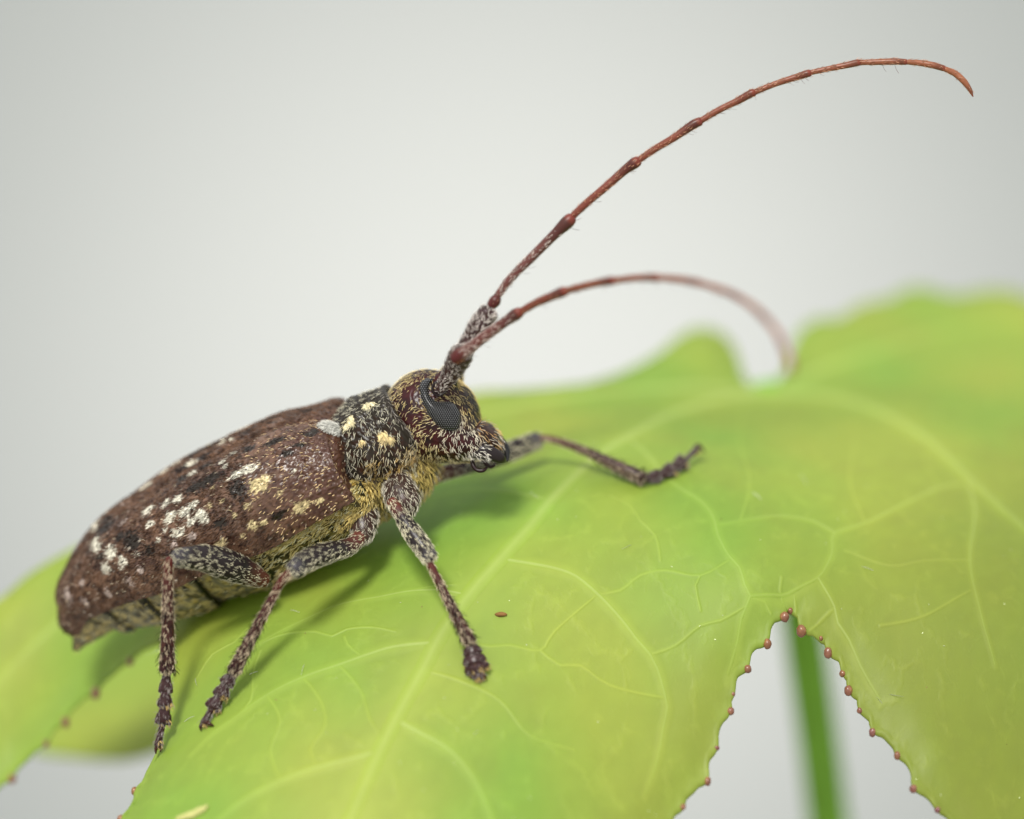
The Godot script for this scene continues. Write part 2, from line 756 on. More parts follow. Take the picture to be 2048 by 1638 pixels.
func build_leaf() -> void:
	var pl := plate([955, 1350, 2.6, 415, 1450, 1.6, 322, 1500, 1.0, 1400, 925, -7, 1560, 1205, 0, 1700, 1400, 1, 1850, 1600, 3.5, 1420, 1480, 2.2,
		700, 1638, 7, 1000, 1638, 6.5, 270, 1600, 2.8, 1330, 1620, 4, 1000, 1100, -1.5, 1150, 950, -6, 1250, 870, -11, 960, 795, -20, 1290, 760, -22,
		1530, 775, -24, 1850, 600, -34, 2048, 1040, -8, 1800, 800, -20, 2060, 690, -30, 1650, 1050, -4.5, 1850, 1200, -1.5, 2060, 1300, -1, 600, 1170, -3.5,
		450, 1235, -3.2, 370, 1280, -3, 190, 1365, -9, 20, 1540, -9, 120, 1430, -9, 130, 1115, -15, 0, 1205, -14, 400, 1005, -17, 700, 890, -19, 1400, 690, -26, 2060, 1600, 1], 3.0)
	var base := wv(pc(1530, 785, -24))
	var leaf := base_node("leaf", base, "large light green lobed leaf with knobbed margin carrying the beetle", "leaf")
	# outline as seen, from the near left margin clockwise round every lobe
	var out_px := [252, 1634, 268, 1604, 282, 1576, 300, 1540, 322, 1496, 336, 1450, 346, 1408, 352, 1372, 358, 1330, 362, 1300, 352, 1276, 330, 1276, 300, 1286, 268, 1304, 232, 1334,
		196, 1366, 158, 1398, 124, 1432, 88, 1478, 52, 1512, 18, 1546, -30, 1590, -80, 1620, -140, 1600, -190, 1520, -200, 1420, -150, 1320, -80, 1250, 0, 1204, 62, 1152, 128, 1112, 240, 1060, 400, 1004, 560, 946,
		700, 890, 830, 826, 900, 798, 960, 786, 1050, 780, 1150, 772, 1215, 758, 1275, 734, 1325, 706, 1362, 676, 1392, 660, 1428, 662, 1454, 682, 1470, 714, 1484, 756, 1520, 778, 1552, 768, 1578, 738, 1590, 694, 1608, 660,
		1640, 640, 1680, 638, 1730, 610, 1775, 602, 1826, 578, 1862, 582, 1905, 594, 1950, 588, 2000, 580, 2050, 596, 2120, 640, 2170, 760, 2190, 950, 2190, 1150, 2180, 1350, 2150, 1560, 2100, 1690, 2020, 1730, 1950, 1690,
		1904, 1634, 1880, 1606, 1860, 1590, 1838, 1566, 1822, 1530, 1804, 1500, 1778, 1474, 1754, 1448, 1740, 1430, 1728, 1412, 1716, 1386, 1704, 1362, 1694, 1336, 1682, 1316, 1666, 1292, 1650, 1272, 1632, 1262, 1612, 1246, 1598, 1226, 1584, 1210,
		1568, 1210, 1552, 1222, 1540, 1246, 1528, 1262, 1508, 1288, 1490, 1312, 1474, 1340, 1462, 1370, 1454, 1396, 1450, 1412, 1436, 1446, 1426, 1478, 1418, 1504, 1406, 1540, 1386, 1572, 1360, 1596, 1340, 1630, 1300, 1690, 1200, 1760, 1000, 1810, 800, 1820, 560, 1800, 380, 1780, 270, 1730, 240, 1670]
	var rim_pl := pl.duplicate(true)
	rim_pl.w[rim_pl.p.size()] -= 0.5
	var outline := smoothed(hits(rim_pl, out_px), 0.16, true)
	var box := Rect2(-34, -40, 74, 62)
	# glands along the margin: [u, v, radius px], each on a small tooth
	var gl := [1561, 1222, 12, 1583, 1214, 7, 1607, 1251, 13, 1643, 1272, 6, 1663, 1297, 11, 1690, 1338, 9, 1703, 1369, 11, 1727, 1420, 8, 1753, 1452, 9, 1802, 1506, 9, 1835, 1573, 10, 1880, 1612, 8,
		1527, 1267, 11, 1486, 1318, 10, 1456, 1382, 6, 1450, 1416, 9, 1422, 1484, 7, 1402, 1548, 10, 1358, 1600, 8, 266, 1302, 11, 191, 1367, 12, 121, 1433, 12, 86, 1480, 8, 21, 1543, 11, 347, 1405, 8, 279, 1577, 10, 248, 1634, 9]
	var knobs := []
	for k in range(0, gl.size(), 3):
		var h := hit(rim_pl, gl[k], gl[k + 1])
		var best := 0
		for q in outline.size():
			if outline[q].distance_squared_to(h) < outline[best].distance_squared_to(h):
				best = q
		var t := outline[(best + 1) % outline.size()] - outline[best - 1]
		var out := Vector2(t.y, -t.x).normalized()
		if Geometry2D.is_point_in_polygon(outline[best] + out * 0.3, outline):
			out = -out
		knobs.append([best, out, gl[k + 2] * S * 0.86])
	var toothed := outline.duplicate()
	for kn in knobs:
		for q in outline.size():
			var d := outline[q].distance_to(outline[kn[0]])
			if d < 1.2:
				toothed[q] += kn[1] * (kn[2] * 1.0 * exp(-d * d / 0.05) - kn[2] * 0.22 * exp(-pow((d - 0.6) / 0.3, 2.0)))
	outline = toothed
	# veins: [start half-width px, end half-width px, places]
	var mains := [
		[30.0, 20.0, [1530, 786, 1440, 797, 1350, 826, 1270, 866, 1210, 902, 1150, 952, 1100, 1002, 1060, 1052, 1005, 1112, 960, 1162, 920, 1212, 880, 1272, 845, 1340, 800, 1422, 760, 1502, 700, 1640, 650, 1760]],
		[28.0, 22.0, [1530, 786, 1620, 788, 1700, 803, 1780, 833, 1860, 884, 1930, 948, 1990, 1004, 2060, 1066, 2140, 1150]],
		[24.0, 10.0, [1530, 786, 1420, 775, 1300, 778, 1100, 800, 900, 850, 700, 930, 400, 1060, 130, 1230, -60, 1420]],
		[22.0, 10.0, [1530, 786, 1640, 740, 1760, 700, 1900, 660, 2060, 640]],
	]
	var seconds := [
		[10.0, 5.0, [858, 1285, 786, 1293, 739, 1307, 677, 1329, 605, 1354, 533, 1390, 461, 1441, 425, 1466, 380, 1510]],
		[7.0, 4.0, [935, 1190, 880, 1180, 818, 1182, 760, 1193, 742, 1196, 674, 1210, 623, 1232, 587, 1249, 545, 1270, 500, 1300, 450, 1350]],
		[10.0, 5.0, [1000, 1116, 1020, 1120, 1064, 1127, 1110, 1136, 1151, 1151, 1195, 1187, 1242, 1237, 1275, 1280, 1300, 1308, 1315, 1337, 1329, 1385, 1335, 1414, 1326, 1458, 1315, 1520, 1290, 1590]],
		[9.0, 5.5, [1255, 876, 1290, 905, 1320, 940, 1351, 970, 1401, 1002, 1426, 1033, 1436, 1070, 1457, 1110, 1479, 1134, 1490, 1169, 1501, 1192, 1483, 1236, 1475, 1283, 1455, 1350]],
		[11.0, 5.0, [792, 1440, 850, 1470, 900, 1500, 950, 1560, 985, 1640, 1000, 1700]],
		[7.0, 6.0, [1990, 1000, 1940, 968, 1880, 976, 1800, 1012, 1730, 1046, 1670, 1066, 1665, 1100, 1658, 1122, 1636, 1155, 1589, 1180, 1563, 1191, 1501, 1192]],
		[7.0, 4.0, [1636, 1155, 1651, 1180, 1669, 1213, 1676, 1246, 1698, 1279, 1720, 1330, 1760, 1400]],
		[6.0, 4.0, [1670, 1066, 1625, 1042, 1560, 1032, 1480, 1042, 1430, 1050]],
		[9.0, 4.0, [760, 1502, 690, 1520, 600, 1545, 500, 1590, 420, 1650]],
		[9.0, 4.0, [1930, 948, 1950, 1020, 1940, 1120, 1960, 1220, 1990, 1330]],
		[8.0, 4.0, [1100, 1000, 1020, 985, 930, 980, 820, 1010, 700, 1080]],
	]
	var thirds := [
		[3.5, 2.5, [818, 1180, 860, 1172, 905, 1168]],
		[4.0, 3.0, [688, 1272, 694, 1288, 717, 1307]],
		[4.5, 3.0, [500, 1296, 540, 1276, 576, 1265, 630, 1262, 663, 1271, 692, 1257, 742, 1253, 790, 1262]],
		[4.0, 3.0, [388, 1361, 424, 1307, 468, 1283, 497, 1253, 540, 1230]],
		[4.0, 3.0, [461, 1441, 500, 1400, 505, 1345, 520, 1300]],
		[4.0, 2.5, [1563, 1150, 1560, 1170, 1566, 1190]],
		[3.5, 2.5, [1589, 1180, 1592, 1200, 1590, 1212]],
		[3.5, 2.5, [1501, 1192, 1530, 1194, 1542, 1210]],
		[4.0, 2.5, [1669, 1213, 1640, 1230, 1620, 1245]],
		[4.0, 3.0, [1195, 1187, 1240, 1180, 1280, 1150, 1330, 1140, 1400, 1150, 1457, 1120]],
		[3.5, 2.5, [1300, 1308, 1350, 1290, 1400, 1250, 1440, 1240, 1490, 1210]],
		[3.5, 2.5, [1320, 1120, 1310, 1070, 1280, 1040, 1260, 1010, 1220, 990]],
		[3.5, 2.5, [1400, 1220, 1390, 1170, 1400, 1150]],
		[3.5, 2.5, [1080, 1300, 1120, 1330, 1160, 1330, 1220, 1370, 1329, 1395]],
		[4.0, 2.5, [900, 1250, 960, 1290, 1020, 1290, 1080, 1300, 1110, 1260, 1195, 1187]],
		[4.0, 2.5, [850, 1340, 920, 1360, 1000, 1400, 1060, 1470, 1150, 1500]],
		[4.0, 3.0, [1880, 976, 1850, 920, 1860, 884]],
		[4.0, 3.0, [1730, 1046, 1700, 960, 1710, 880, 1700, 810]],
		[4.0, 3.0, [1480, 1042, 1500, 960, 1480, 880, 1490, 800]],
		[4.0, 3.0, [1760, 1250, 1850, 1230, 1940, 1180]],
		[4.0, 3.0, [1690, 1100, 1780, 1130, 1850, 1120, 1940, 1120]],
		[4.0, 3.0, [605, 1354, 640, 1400, 650, 1450, 620, 1500, 640, 1540]],
		[4.0, 3.0, [677, 1329, 720, 1380, 740, 1440, 770, 1480]],
		[4.0, 3.0, [533, 1390, 560, 1440, 540, 1500, 560, 1560]],
	]
	# what else shows of the net: drawn finely into the blade's texture
	var im := Image.create_empty(2048, 1716, false, Image.FORMAT_RGB8)
	var net := FastNoiseLite.new()
	net.seed = 21
	net.noise_type = FastNoiseLite.TYPE_CELLULAR
	net.cellular_return_type = FastNoiseLite.RETURN_DISTANCE2_SUB
	net.frequency = 0.012
	net.domain_warp_enabled = true
	net.domain_warp_amplitude = 26.0
	net.domain_warp_frequency = 0.01
	var soft := net.get_image(2048, 1716, false, false, false).get_data()
	net.seed = 33
	net.frequency = 0.034
	var fine := net.get_image(2048, 1716, false, false, false).get_data()
	var data := PackedByteArray()
	data.resize(2048 * 1716 * 3)
	for k in 2048 * 1716:
		var g := maxi(0, 84 - int(soft[k]) * 4)
		g = maxi(g, maxi(0, 36 - int(fine[k]) * 2))
		data[k * 3] = g
	im = Image.create_from_data(2048, 1716, false, Image.FORMAT_RGB8, data)
	for s in thirds:
		stroke(im, box, smoothed(hits(pl, s[2]), 0.4, false), s[0] * 1.25, s[1] * 1.25, 0.5)
	for s in seconds:
		stroke(im, box, smoothed(hits(pl, s[2]), 0.4, false), s[0] * 2.4, s[1] * 2.4, 0.34)
	for s in mains:
		stroke(im, box, smoothed(hits(pl, s[2]), 0.4, false), s[0] * 2.6, s[1] * 2.6, 0.3)
	data = im.get_data()
	var bump := PackedByteArray()
	bump.resize(2048 * 1716)
	for k in 2048 * 1716:
		var g: int = data[k * 3]
		bump[k] = mini(255, g + int(fine[k]) / 5)
		data[k * 3] = 216 + g / 6
		data[k * 3 + 1] = 219 + g / 7
		data[k * 3 + 2] = 205 + g / 5
	im = Image.create_from_data(2048, 1716, false, Image.FORMAT_RGB8, data)
	var bi := Image.create_from_data(2048, 1716, false, Image.FORMAT_L8, bump)
	var lm := surf("leaf_tissue", 0.5, 0.4, ImageTexture.create_from_image(im))
	lm.backlight_enabled = true
	lm.backlight = Color(0.9, 0.95, 0.5)
	lm.heightmap_enabled = true
	lm.heightmap_texture = ImageTexture.create_from_image(bi)
	lm.heightmap_scale = 0.006
	lm.texture_repeat = false
	var vm := surf("vein_tissue", 0.5, 0.4)
	vm.backlight_enabled = true
	vm.backlight = Color(0.9, 0.95, 0.5)
	var face := blade(pl, outline, 0.45, box, leaf_tint, "blade", lm, leaf, base)
	# dust and stray fibres on the blade
	hairs("dust", face, 260, Vector2(3.2, 1.5), 0.1, func(_p, _n): return Vector3(rng.randfn(), 0.2, rng.randfn()), func(_p, n: Vector3):
		return lin(200, 208, 160) if n.dot(lens_axes(Vector3.UP)) > 0.2 and rng.randf() < 0.8 else lin(120, 96, 60), leaf, base)
	hairs("fibres", face, 30, Vector2(26, 0.7), 0.02, func(_p, _n): return Vector3(rng.randfn(), 0.2, rng.randfn()), func(_p, n: Vector3):
		return lin(222, 224, 210) if n.dot(lens_axes(Vector3.UP)) > 0.2 else Color(0, 0, 0, 0), leaf, base)
	var edge := func(w: Vector3) -> Color:
		var c := leaf_tint(w)
		return Color(c.r * 0.76, c.g * 0.8, c.b * 0.6)
	for s in mains:
		vein(pl, hits(pl, s[2]), s[0], s[1], 0.06, edge, lin(198, 208, 132), leaf, base, vm)
	for s in seconds:
		vein(pl, hits(pl, s[2]), s[0], s[1], 0.025, edge, lin(198, 206, 140), leaf, base, vm)
	for kn in knobs:
		var near := outline[kn[0]]
		var out: Vector2 = kn[1]
		var r: float = kn[2]
		var foot := lens_axes(Vector3(near.x, high(pl, near.x, near.y) - 0.16, near.y))
		var o3 := lens_axes(Vector3(out.x, -0.35, out.y)).normalized()
		var c := foot + o3 * (0.05 + r * 0.5)
		var knob := ball(c, Vector3(r * rng.randf_range(0.8, 1.0), r * rng.randf_range(0.95, 1.25), r), 12, 16)
		push(knob, func(p: Vector3): return 0.14 * r * noise_b.get_noise_3dv(p * 4.0))
		var stalk := tube([foot, foot.lerp(c, 0.5), c], [r / S * 0.5, r / S * 0.5, r / S * 0.5], 6, 10)
		var red := lin(92, 48, 50).lerp(lin(104, 66, 40), rng.randf())
		paint(knob, func(p: Vector3, n: Vector3):
			var t := noise_b.get_noise_3dv(p * 6.0)
			return red.lerp(lin(140, 100, 60), clampf(0.1 + t - 0.5 * n.dot(o3), 0.0, 0.7)))
		paint(stalk, func(p: Vector3, _n: Vector3): return lin(140, 150, 50))
		put("gland", joined([knob, stalk]), mats.gland, leaf, base)
	# petiole
	var st := tube(pts([1533, 792, -24.3, 1548, 880, -26, 1575, 1050, -28.3, 1600, 1220, -30.2, 1617, 1340, -31.4, 1636, 1480, -33, 1655, 1638, -34.8, 1690, 1950, -38.5, 1760, 2600, -47, 1900, 4200, -72, 2100, 9000, -160]),
		[52, 48, 46, 47, 48, 48, 49, 50, 52, 54, 56], 60, 20)
	paint(st, func(p: Vector3, _n: Vector3): return lin(98, 140, 44) * (1.0 + 0.15 * noise_a.get_noise_3dv(p * 0.3)))
	put("leaf_stalk", st, mats.matte, leaf, base)
	# marks that lie on it
	var spot := hit(pl, 1002, 1229)
	var sp := lens_axes(Vector3(spot.x, high(pl, spot.x, spot.y), spot.y))
	var flake := ball(sp, Vector3(0.32, 0.12, 0.2), 8, 12)
	push(flake, func(p: Vector3): return 0.05 * noise_b.get_noise_3dv(p * 9.0))
	paint(flake, func(_p, _n): return lin(112, 80, 46))
	var f := put("speck", flake, mats.matte, self, wv(sp))
	f.position = wv(sp)
	f.set_meta("label", "tiny brown speck of dirt on the leaf right of the front leg")
	f.set_meta("category", "speck")
	spot = hit(pl, 388, 1632)
	sp = lens_axes(Vector3(spot.x, high(pl, spot.x, spot.y) + 0.15, spot.y))
	var petal := tube([sp + Vector3(-0.85, -0.3, 0), sp, sp + Vector3(0.65, 0.35, 0)], [3, 8, 3], 10, 12, 0.4, Vector3(0, 0.4, 1))
	push(petal, func(p: Vector3): return 0.08 * noise_b.get_noise_3dv(p * 3.0))
	paint(petal, func(_p, _n): return lin(156, 154, 96))
	f = put("petal_scrap", petal, mats.matte, self, wv(sp))
	f.position = wv(sp)
	f.set_meta("label", "pale yellow scrap of petal on the near left edge of the leaf")
	f.set_meta("category", "petal")
	# a lower leaf behind the left edge
	var pl2 := plate([40, 1540, -25, 220, 1500, -25, 345, 1465, -24.5, 420, 1400, -28, 350, 1250, -36, 120, 1330, -35, 650, 1300, -36, 650, 1420, -30], 3.0)
	var o2 := smoothed(hits(pl2, [70, 1480, 110, 1488, 160, 1494, 220, 1498, 280, 1494, 322, 1478, 380, 1455, 470, 1440, 560, 1425, 640, 1390, 660, 1330, 600, 1290, 450, 1270, 300, 1270, 180, 1320, 90, 1400, 50, 1450]), 0.6, true)
	var b2 := wv(pc(640, 1360, -33))
	var leaf2 := base_node("leaf", b2, "smaller blurred green leaf hanging low behind the beetle's hind foot", "leaf")
	blade(pl2, o2, 0.7, box, leaf_tint, "blade", lm, leaf2, b2)
	var st2 := tube(pts([640, 1360, -33, 800, 1420, -34, 1000, 1600, -38, 1200, 2200, -46]), [30, 34, 36, 38], 20, 14)
	paint(st2, func(_p, _n): return lin(84, 128, 36))
	put("leaf_stalk", st2, mats.matte, leaf2, b2)

# ---------------------------------------------------------------- beetle
const AX := Vector3(0.853, 0.492, 0.174)      # tail to head
var UPN := Vector3()                            # towards its back
var LAT := Vector3()                            # towards its right side
var bspots := []

func body_frame() -> void:
	var n0 := Vector3(-0.5, 0.8666, 0.0)
	n0 = (n0 - AX * n0.dot(AX)).normalized()
	var l0 := AX.cross(n0)
	if l0.z < 0.0:
		l0 = -l0
	var r := deg_to_rad(26.0)
	UPN = n0 * cos(r) + l0 * sin(r)
	LAT = l0 * cos(r) - n0 * sin(r)

# stations of the trunk from the front backwards: u, v, z mm, half-width, height, depth below (px)
var ST_ := [
	[748, 906, -2.6, 92, 78, 96], [724, 917, -2.8, 138, 106, 118], [703, 927, -2.95, 152, 122, 126], [660, 950, -3.1, 158, 140, 134], [618, 972, -3.25, 160, 154, 140], [532, 1021, -3.7, 163, 165, 145], [438, 1055, -4.1, 163, 151, 145], [351, 1100, -4.5, 153, 139, 136],
	[262, 1143, -5.0, 122, 122, 126], [188, 1196, -5.4, 84, 84, 96], [166, 1230, -5.6, 60, 56, 68], [150, 1270, -5.8, 38, 32, 42], [146, 1300, -5.9, 12, 8, 14]]

func station(t: float) -> Dictionary:
	var p := []
	var w := []
	var h := []
	var b := []
	for s in ST_:
		p.append(pc(s[0], s[1], s[2]))
		w.append(s[3] * S)
		h.append(s[4] * S)
		b.append(s[5] * S)
	var q: Vector3 = spline(p, t)
	var d: Vector3 = (spline(p, minf(1.0, t + 0.01)) - spline(p, maxf(0.0, t - 0.01))).normalized()
	var l := (LAT - d * LAT.dot(d)).normalized()
	var n := d.cross(l)
	if n.dot(UPN) < 0.0:
		n = -n
	return {"p": q, "w": spline(w, t), "h": spline(h, t), "b": spline(b, t), "l": l, "n": n, "d": d}

const TAIL := 0.9167   # the wing cases end here, the belly's tip at 1

func find_spots(m: Dictionary, list: Array) -> Array:
	# [u, v, along px, across px, kind]
	var out := []
	for k in range(0, list.size(), 5):
		out.append([on_skin(m, list[k], list[k + 1]), list[k + 2] * S, list[k + 3] * S, list[k + 4]])
	return out

func spot_at(spots: Array, p: Vector3, axis: Vector3) -> Array:
	var ragged := 0.55 * noise_b.get_noise_3dv(p * 3.4) + 0.5 * noise_b.get_noise_3dv(p * 8.0) + 0.03
	var best := 0.0
	var kind := -1
	for s in spots:
		var q: Vector3 = p - s[0]
		if absf(q.x) > 1.6 or absf(q.y) > 1.6:
			continue
		var along := q.dot(axis)
		var rest := (q - axis * along).length()
		var f: float = 1.0 - sqrt(along * along / (s[1] * s[1]) + rest * rest / (s[2] * s[2])) + ragged
		if f > best:
			best = f
			kind = s[3]
	return [kind, best]

func elytron_color(p: Vector3, spots: Array, front: Vector3) -> Color:
	var a := noise_a.get_noise_3dv(p * 0.55)
	var b := noise_b.get_noise_3dv(p * 2.2)
	var c := noise_b.get_noise_3dv(p * 7.0)
	var col := lin(92, 68, 52).lerp(lin(64, 46, 35), clampf(0.5 + a * 1.2, 0.0, 1.0))
	col = col.lerp(lin(44, 28, 20), smooth(0.05, 0.4, b))
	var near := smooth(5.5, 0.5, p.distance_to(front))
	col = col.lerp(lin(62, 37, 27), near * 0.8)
	col = col.lerp(lin(112, 84, 66), smooth(0.25, 0.55, c) * 0.6 * (1.0 - near))
	var s := spot_at(spots, p, AX)
	var f := smooth(0.0, 0.35, s[1])
	if s[0] == 0:
		col = col.lerp(lin(26, 15, 11), f)
	elif s[0] == 1:
		col = col.lerp(lin(226, 222, 202), f * 0.7).lerp(lin(30, 20, 16), smooth(0.82, 0.98, s[1]))
	elif s[0] == 2:
		col = col.lerp(lin(222, 204, 152), f * 0.7).lerp(lin(40, 26, 16), smooth(0.85, 1.0, s[1]))
	elif s[0] == 3:
		col = col.lerp(lin(176, 160, 150), f * 0.8)
	# pale dots round the punctures, thicker towards the tail
	var dots := cells.get_noise_3dv(p * 2.3 + Vector3(4, 7, 1))
	var ring_ := smooth(-0.66, -0.78, dots) * smooth(-0.97, -0.9, dots)
	col = col.lerp(lin(196, 184, 166), ring_ * smooth(2.5, 8.0, p.distance_to(front)) * smooth(-0.05, 0.2, noise_a.get_noise_3dv(p * 0.8 + Vector3(20, 0, 0))) * 0.9)
	# punctures
	var pit := cells.get_noise_3dv(p * 3.1)
	col = col.lerp(lin(22, 13, 10), smooth(-0.66, -0.84, pit) * 0.9)
	return col

func elytron(side: float, root: Node3D, base: Vector3) -> void:
	var nu := 300 if side > 0.0 else 130
	var nv := 150 if side > 0.0 else 60
	var st := []
	for i in 401:
		st.append(station(TAIL * i / 400.0))
	var m := skin(nu, nv, false, func(i: int, j: int):
		var t: float = j / float(nv - 1)
		var from := 0.045 + 0.10 * pow(1.0 - t, 1.4)
		var q: Dictionary = st[int(lerpf(from, 1.0, i / float(nu - 1)) * 400.0)]
		var a := lerpf(0.0, PI * 0.5, t)
		var ca := cos(a)
		var sa := sin(a)
		var x: float = pow(absf(ca), 0.85) * q.w * 1.015
		var y: float = signf(sa) * pow(absf(sa), 0.85) * q.h
		if a < 0.0:
			y = sa * q.h * 0.55
			x = q.w * 1.015 * (1.0 - 0.22 * a * a)
		# the base turns down over the trunk
		var e := 1.0 - clampf(i / float(nu - 1) / 0.055, 0.0, 1.0)
		var round_ := 1.0 - 0.3 * (1.0 - sqrt(maxf(0.0, 1.0 - e * e)))
		var e2 := clampf((i / float(nu - 1) - 0.955) / 0.045, 0.0, 1.0)
		round_ *= 0.12 + 0.88 * sqrt(maxf(0.0, 1.0 - e2 * e2))
		var p: Vector3 = q.p + q.l * x * side * round_ + q.n * y * round_ + q.n * 0.25 * q.h * (1.0 - round_) * (1.0 - e2)
		# suture groove, humeral swelling
		p -= q.n * 0.10 * smooth(0.96, 1.0, t)
		var k: float = i / float(nu - 1)
		p += (q.l * side + q.n * 0.5) * 0.22 * exp(-pow((k - 0.09) / 0.06, 2.0) - pow((t - 0.42) / 0.16, 2.0))
		# keel along the flank
		p += q.l * side * 0.05 * exp(-pow((t - 0.2) / 0.02, 2.0))
		return p)
	var front := pc(668, 930, 0.5)
	push(m, func(p: Vector3):
		var near := smooth(6.0, 1.0, p.distance_to(front))
		var pit := cells.get_noise_3dv(p * 3.1)
		return -(0.06 + 0.04 * near) * smooth(-0.5, -0.9, pit) + (0.014 + 0.028 * near) * noise_b.get_noise_3dv(p * 5.0) + 0.03 * near * smooth(-0.75, -0.35, cells.get_noise_3dv(p * 4.5 + Vector3(9, 0, 0))))
	if side > 0.0:
		bspots = find_spots(m, [487, 943, 38, 9, 1, 503, 940, 18, 5, 1, 517, 969, 22, 17, 2, 530, 957, 10, 8, 2, 605, 1014, 20, 11, 2, 507, 1051, 10, 11, 2, 528, 1045, 7, 6, 2, 495, 1012, 7, 6, 2, 485, 1071, 6, 5, 2, 444, 1086, 14, 8, 2,
			357, 1065, 17, 9, 1, 372, 1025, 13, 12, 1, 382, 1043, 11, 9, 1, 401, 1029, 12, 12, 1, 386, 1010, 11, 9, 1, 341, 1035, 16, 13, 1, 333, 1006, 12, 10, 1, 357, 996, 11, 10, 1, 384, 945, 12, 9, 1, 448, 921, 9, 7, 1, 452, 932, 8, 6, 1, 466, 908, 7, 6, 1,
			425, 975, 6, 5, 2, 409, 1041, 10, 8, 1, 384, 1074, 10, 7, 3, 299, 1019, 16, 11, 1, 301, 1048, 13, 8, 1, 193, 1089, 13, 24, 1, 221, 1103, 15, 18, 1, 213, 1135, 11, 13, 1, 245, 1125, 12, 13, 1, 275, 1107, 6, 5, 1, 166, 1165, 7, 7, 3, 138, 1191, 9, 20, 3,
			318, 1080, 6, 5, 1, 223, 1036, 12, 5, 3, 247, 1044, 8, 6, 3, 215, 1185, 5, 12, 3, 172, 1203, 6, 12, 3, 263, 1165, 6, 12, 3, 280, 1140, 7, 8, 3, 329, 1060, 5, 5, 1, 350, 1090, 6, 6, 3, 420, 1012, 5, 5, 2, 445, 1003, 5, 4, 2, 470, 1030, 5, 5, 2, 560, 985, 7, 5, 2, 640, 1000, 9, 6, 2, 590, 940, 7, 4, 1,
			476, 977, 21, 28, 0, 417, 959, 44, 16, 0, 388, 975, 24, 18, 0, 499, 895, 18, 12, 0, 550, 883, 34, 10, 0, 364, 957, 18, 13, 0, 558, 1029, 24, 11, 0, 413, 930, 20, 10, 0, 622, 865, 22, 12, 0, 213, 1052, 30, 22, 0, 265, 1081, 27, 29, 0, 300, 1100, 18, 14, 0, 440, 1045, 20, 14, 0, 350, 1110, 22, 14, 0, 200, 1113, 12, 10, 0, 330, 960, 16, 12, 0, 240, 1075, 14, 12, 0, 575, 905, 16, 10, 0, 600, 890, 20, 8, 0])
	var spots := bspots
	if side < 0.0:
		# the other wing case carries the same pattern mirrored
		spots = []
		for s in bspots:
			var q: Vector3 = s[0]
			var c := pc(532, 1021, -3.7)
			spots.append([q - LAT * 2.0 * (q - c).dot(LAT), s[1], s[2], s[3]])
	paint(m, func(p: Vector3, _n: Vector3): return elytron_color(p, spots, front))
	var o := put("elytron", m, mats.elytron, root, base)
	if side > 0.0:
		hairs("setae", m, 14000, Vector2(7.0, 1.1), 0.12, func(_p, _n): return -AX, func(p: Vector3, _n: Vector3):
			var c := elytron_color(p + Vector3(rng.randfn(0.0, 0.07), rng.randfn(0.0, 0.07), 0.0), spots, front)
			var lum := c.get_luminance()
			if lum > 0.25:
				return c
			var k := noise_b.get_noise_3dv(p * 4.0)
			if lum < 0.012:
				return Color(c.r, c.g, c.b, 1.0 if rng.randf() < 0.5 else 0.0)
			var pit := cells.get_noise_3dv(p * 3.1)
			if pit > -0.78 and pit < -0.6 and k > -0.1 and rng.randf() < 0.2:
				return lin(206, 190, 162)
			if p.distance_to(front) < 4.5 and rng.randf() < 0.75:
				return Color(0, 0, 0, 0)
			if p.distance_to(front) < 4.5 and rng.randf() < 0.3:
				return lin(230, 200, 150)
			return Color(c.r * 1.28, c.g * 1.26, c.b * 1.24), o, base)
	else:
		hairs("setae", m, 5000, Vector2(8.0, 1.8), 0.12, func(_p, _n): return -AX, func(p: Vector3, _n: Vector3):
			var c := elytron_color(p, spots, front)
			return Color(c.r * 1.5, c.g * 1.45, c.b * 1.4), o, base)

func flank_color(p: Vector3) -> Color:
	var a := noise_a.get_noise_3dv(p * 1.6)
	var b := noise_b.get_noise_3dv(p * 4.5)
	return lin(138, 122, 66).lerp(lin(30, 27, 18), clampf(0.68 + a * 1.6 + b * 0.7, 0.0, 1.0))

func flank_hair(p: Vector3) -> Color:
	var a := noise_a.get_noise_3dv(p * 1.6)
	if a + 0.5 * noise_b.get_noise_3dv(p * 5.0) > 0.02 and rng.randf() < 0.8:
		return Color(0, 0, 0, 0)
	return lin(204, 184, 118) if rng.randf() < 0.7 else lin(206, 200, 160)

